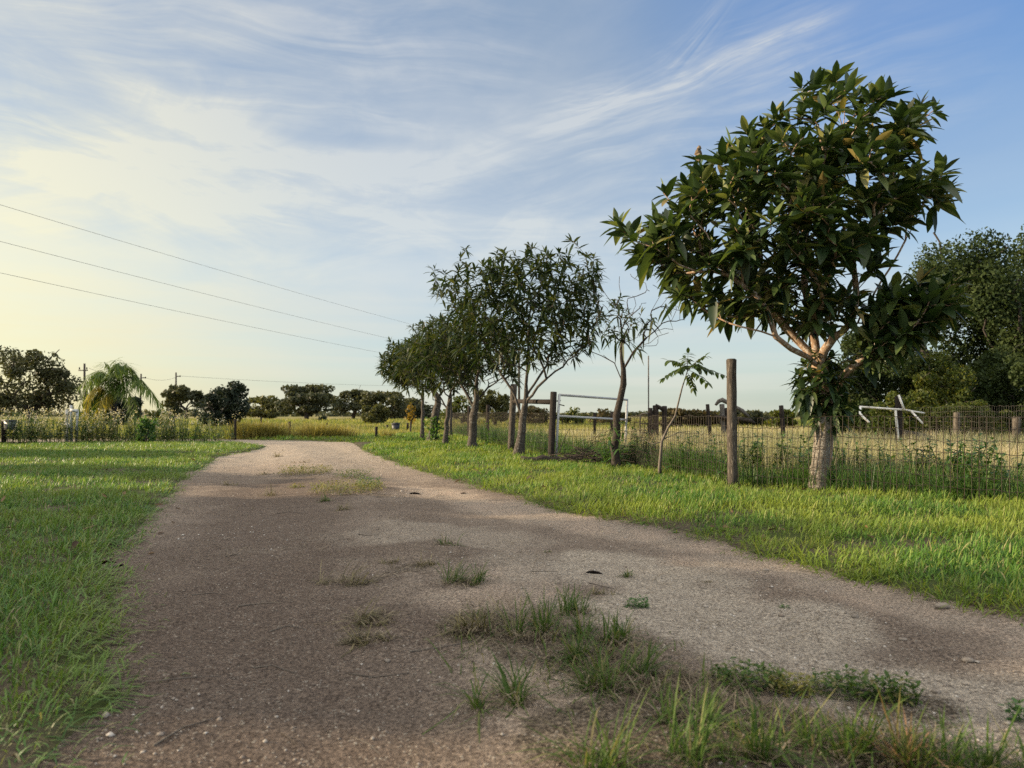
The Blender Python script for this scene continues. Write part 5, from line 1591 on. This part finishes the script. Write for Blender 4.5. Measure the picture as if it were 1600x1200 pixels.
# overall veil, denser to the left, overhead and behind; thin level bars near the horizon
veil = N.noise(N.vec(N.add(N.mul(az, 1.7), N.mul(el, -.8)), N.add(N.mul(el, 5.0), N.mul(az, -.9)), 20.0), 1.25, 6, .56, .5)
veil = N.add(N.mul(N.map(veil, .36, .66), N.map(az, .70, -.25, .10, .46)), N.map(az, .42, -.35, .0, .10))
veil = N.add(veil, N.add(N.mul(N.map(el, .60, .95), .8), N.mul(N.map(N.math('ABSOLUTE', az), 1.0, 2.2), .55)))  # extra unseen cloud overhead and behind, added to brighten the ground
bars = N.noise(N.vec(N.mul(az, 1.6), N.mul(el, 48.0), 31.0), 1.0, 4, .5, .2)
bars = N.mul(N.map(bars, .35, .7), N.mul(N.map(el, .26, .05), .40))
dens = N.math('MINIMUM', N.add(N.add(N.mul(dens, N.map(N.noise(N.vec(N.mul(az, 5), N.mul(el, 11), 44.0), 1.3, 7, .6, .8), .34, .66, .75, 1.75)), N.mul(veil, .8)), bars), .95)
# clear air: Nishita, with the colours of this evening's sky toward and away from the sun


def lin(r, g, b):
    f = lambda c: (c / 12.92 if c <= .04045 else ((c + .055) / 1.055) ** 2.4)
    return tuple(f(c / 255) / (.10 * 2 ** EXPO) for c in (r, g, b))


def eramp(stops):
    return N.ramp(N.map(el, 0, .7, smooth=False), [(e / .7, lin(*c)) for e, c in stops])


lw = N.map(az, -.12, -.80); lw = N.mul(lw, N.map(az, -2.4, -1.4))
away = eramp([(0, (206, 216, 200)), (.07, (206, 222, 214)), (.18, (178, 206, 222)), (.30, (150, 182, 213)), (.46, (108, 153, 209)), (.7, (96, 138, 200))])
near = eramp([(0, (255, 236, 165)), (.07, (253, 245, 184)), (.16, (250, 247, 203)), (.26, (200, 212, 208)), (.40, (172, 187, 198)), (.7, (150, 170, 195))])
mid = eramp([(0, (214, 222, 202)), (.07, (206, 222, 216)), (.18, (186, 206, 216)), (.30, (172, 189, 203)), (.46, (150, 171, 191)), (.7, (130, 158, 190))])
away = N.mix(N.map(az, .02, .50), mid, away)
grad = N.mix(lw, away, near)
base = N.mix(.22, grad, N.mix(1.0, sky.outputs[0], SKYGRADE, 'MULTIPLY'))
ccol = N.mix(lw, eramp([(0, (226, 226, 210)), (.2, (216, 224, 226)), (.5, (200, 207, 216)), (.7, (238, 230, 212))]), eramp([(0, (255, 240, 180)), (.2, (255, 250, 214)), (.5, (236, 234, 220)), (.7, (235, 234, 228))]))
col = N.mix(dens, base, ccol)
# sky boosted out of view overhead and behind, added fill light on the ground
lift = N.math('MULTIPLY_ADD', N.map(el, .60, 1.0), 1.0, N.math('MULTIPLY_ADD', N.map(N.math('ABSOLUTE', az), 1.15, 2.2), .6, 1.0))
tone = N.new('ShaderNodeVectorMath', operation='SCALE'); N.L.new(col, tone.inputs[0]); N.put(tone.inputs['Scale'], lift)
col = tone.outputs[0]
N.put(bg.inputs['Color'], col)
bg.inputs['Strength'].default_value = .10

sl = bpy.data.lights.new('sun', 'SUN'); sl.energy = 4.5; sl.angle = R(.53); sl.color = (1.0, .80, .54)
so = bpy.data.objects.new('sun', sl); COL.objects.link(so)
from mathutils import Vector
sd = Vector((math.sin(SUN_AZ) * math.cos(SUN_EL), math.cos(SUN_AZ) * math.cos(SUN_EL), math.sin(SUN_EL)))
so.rotation_euler = sd.to_track_quat('Z', 'Y').to_euler()

cam = bpy.data.cameras.new('camera'); co = bpy.data.objects.new('camera', cam); COL.objects.link(co)
co.location = (0, 0, CH); co.rotation_euler = (R(90), 0, 0)
cam.sensor_width = 36; cam.lens = F / 1600 * 36; cam.shift_y = (HOR - 600) / 1600
cam.clip_start = .05; cam.clip_end = 6000
cam.dof.use_dof = True; cam.dof.focus_distance = 6.5; cam.dof.aperture_fstop = cam.lens * .001 / .0075
SC.camera = co
vs = SC.view_settings
vs.view_transform = 'Standard'; vs.look = 'None'; vs.exposure = EXPO; vs.gamma = 1.0; vs.use_curve_mapping = False
SC.cycles.use_denoising = False
SC.cycles.max_bounces = 8; SC.cycles.transparent_max_bounces = 4
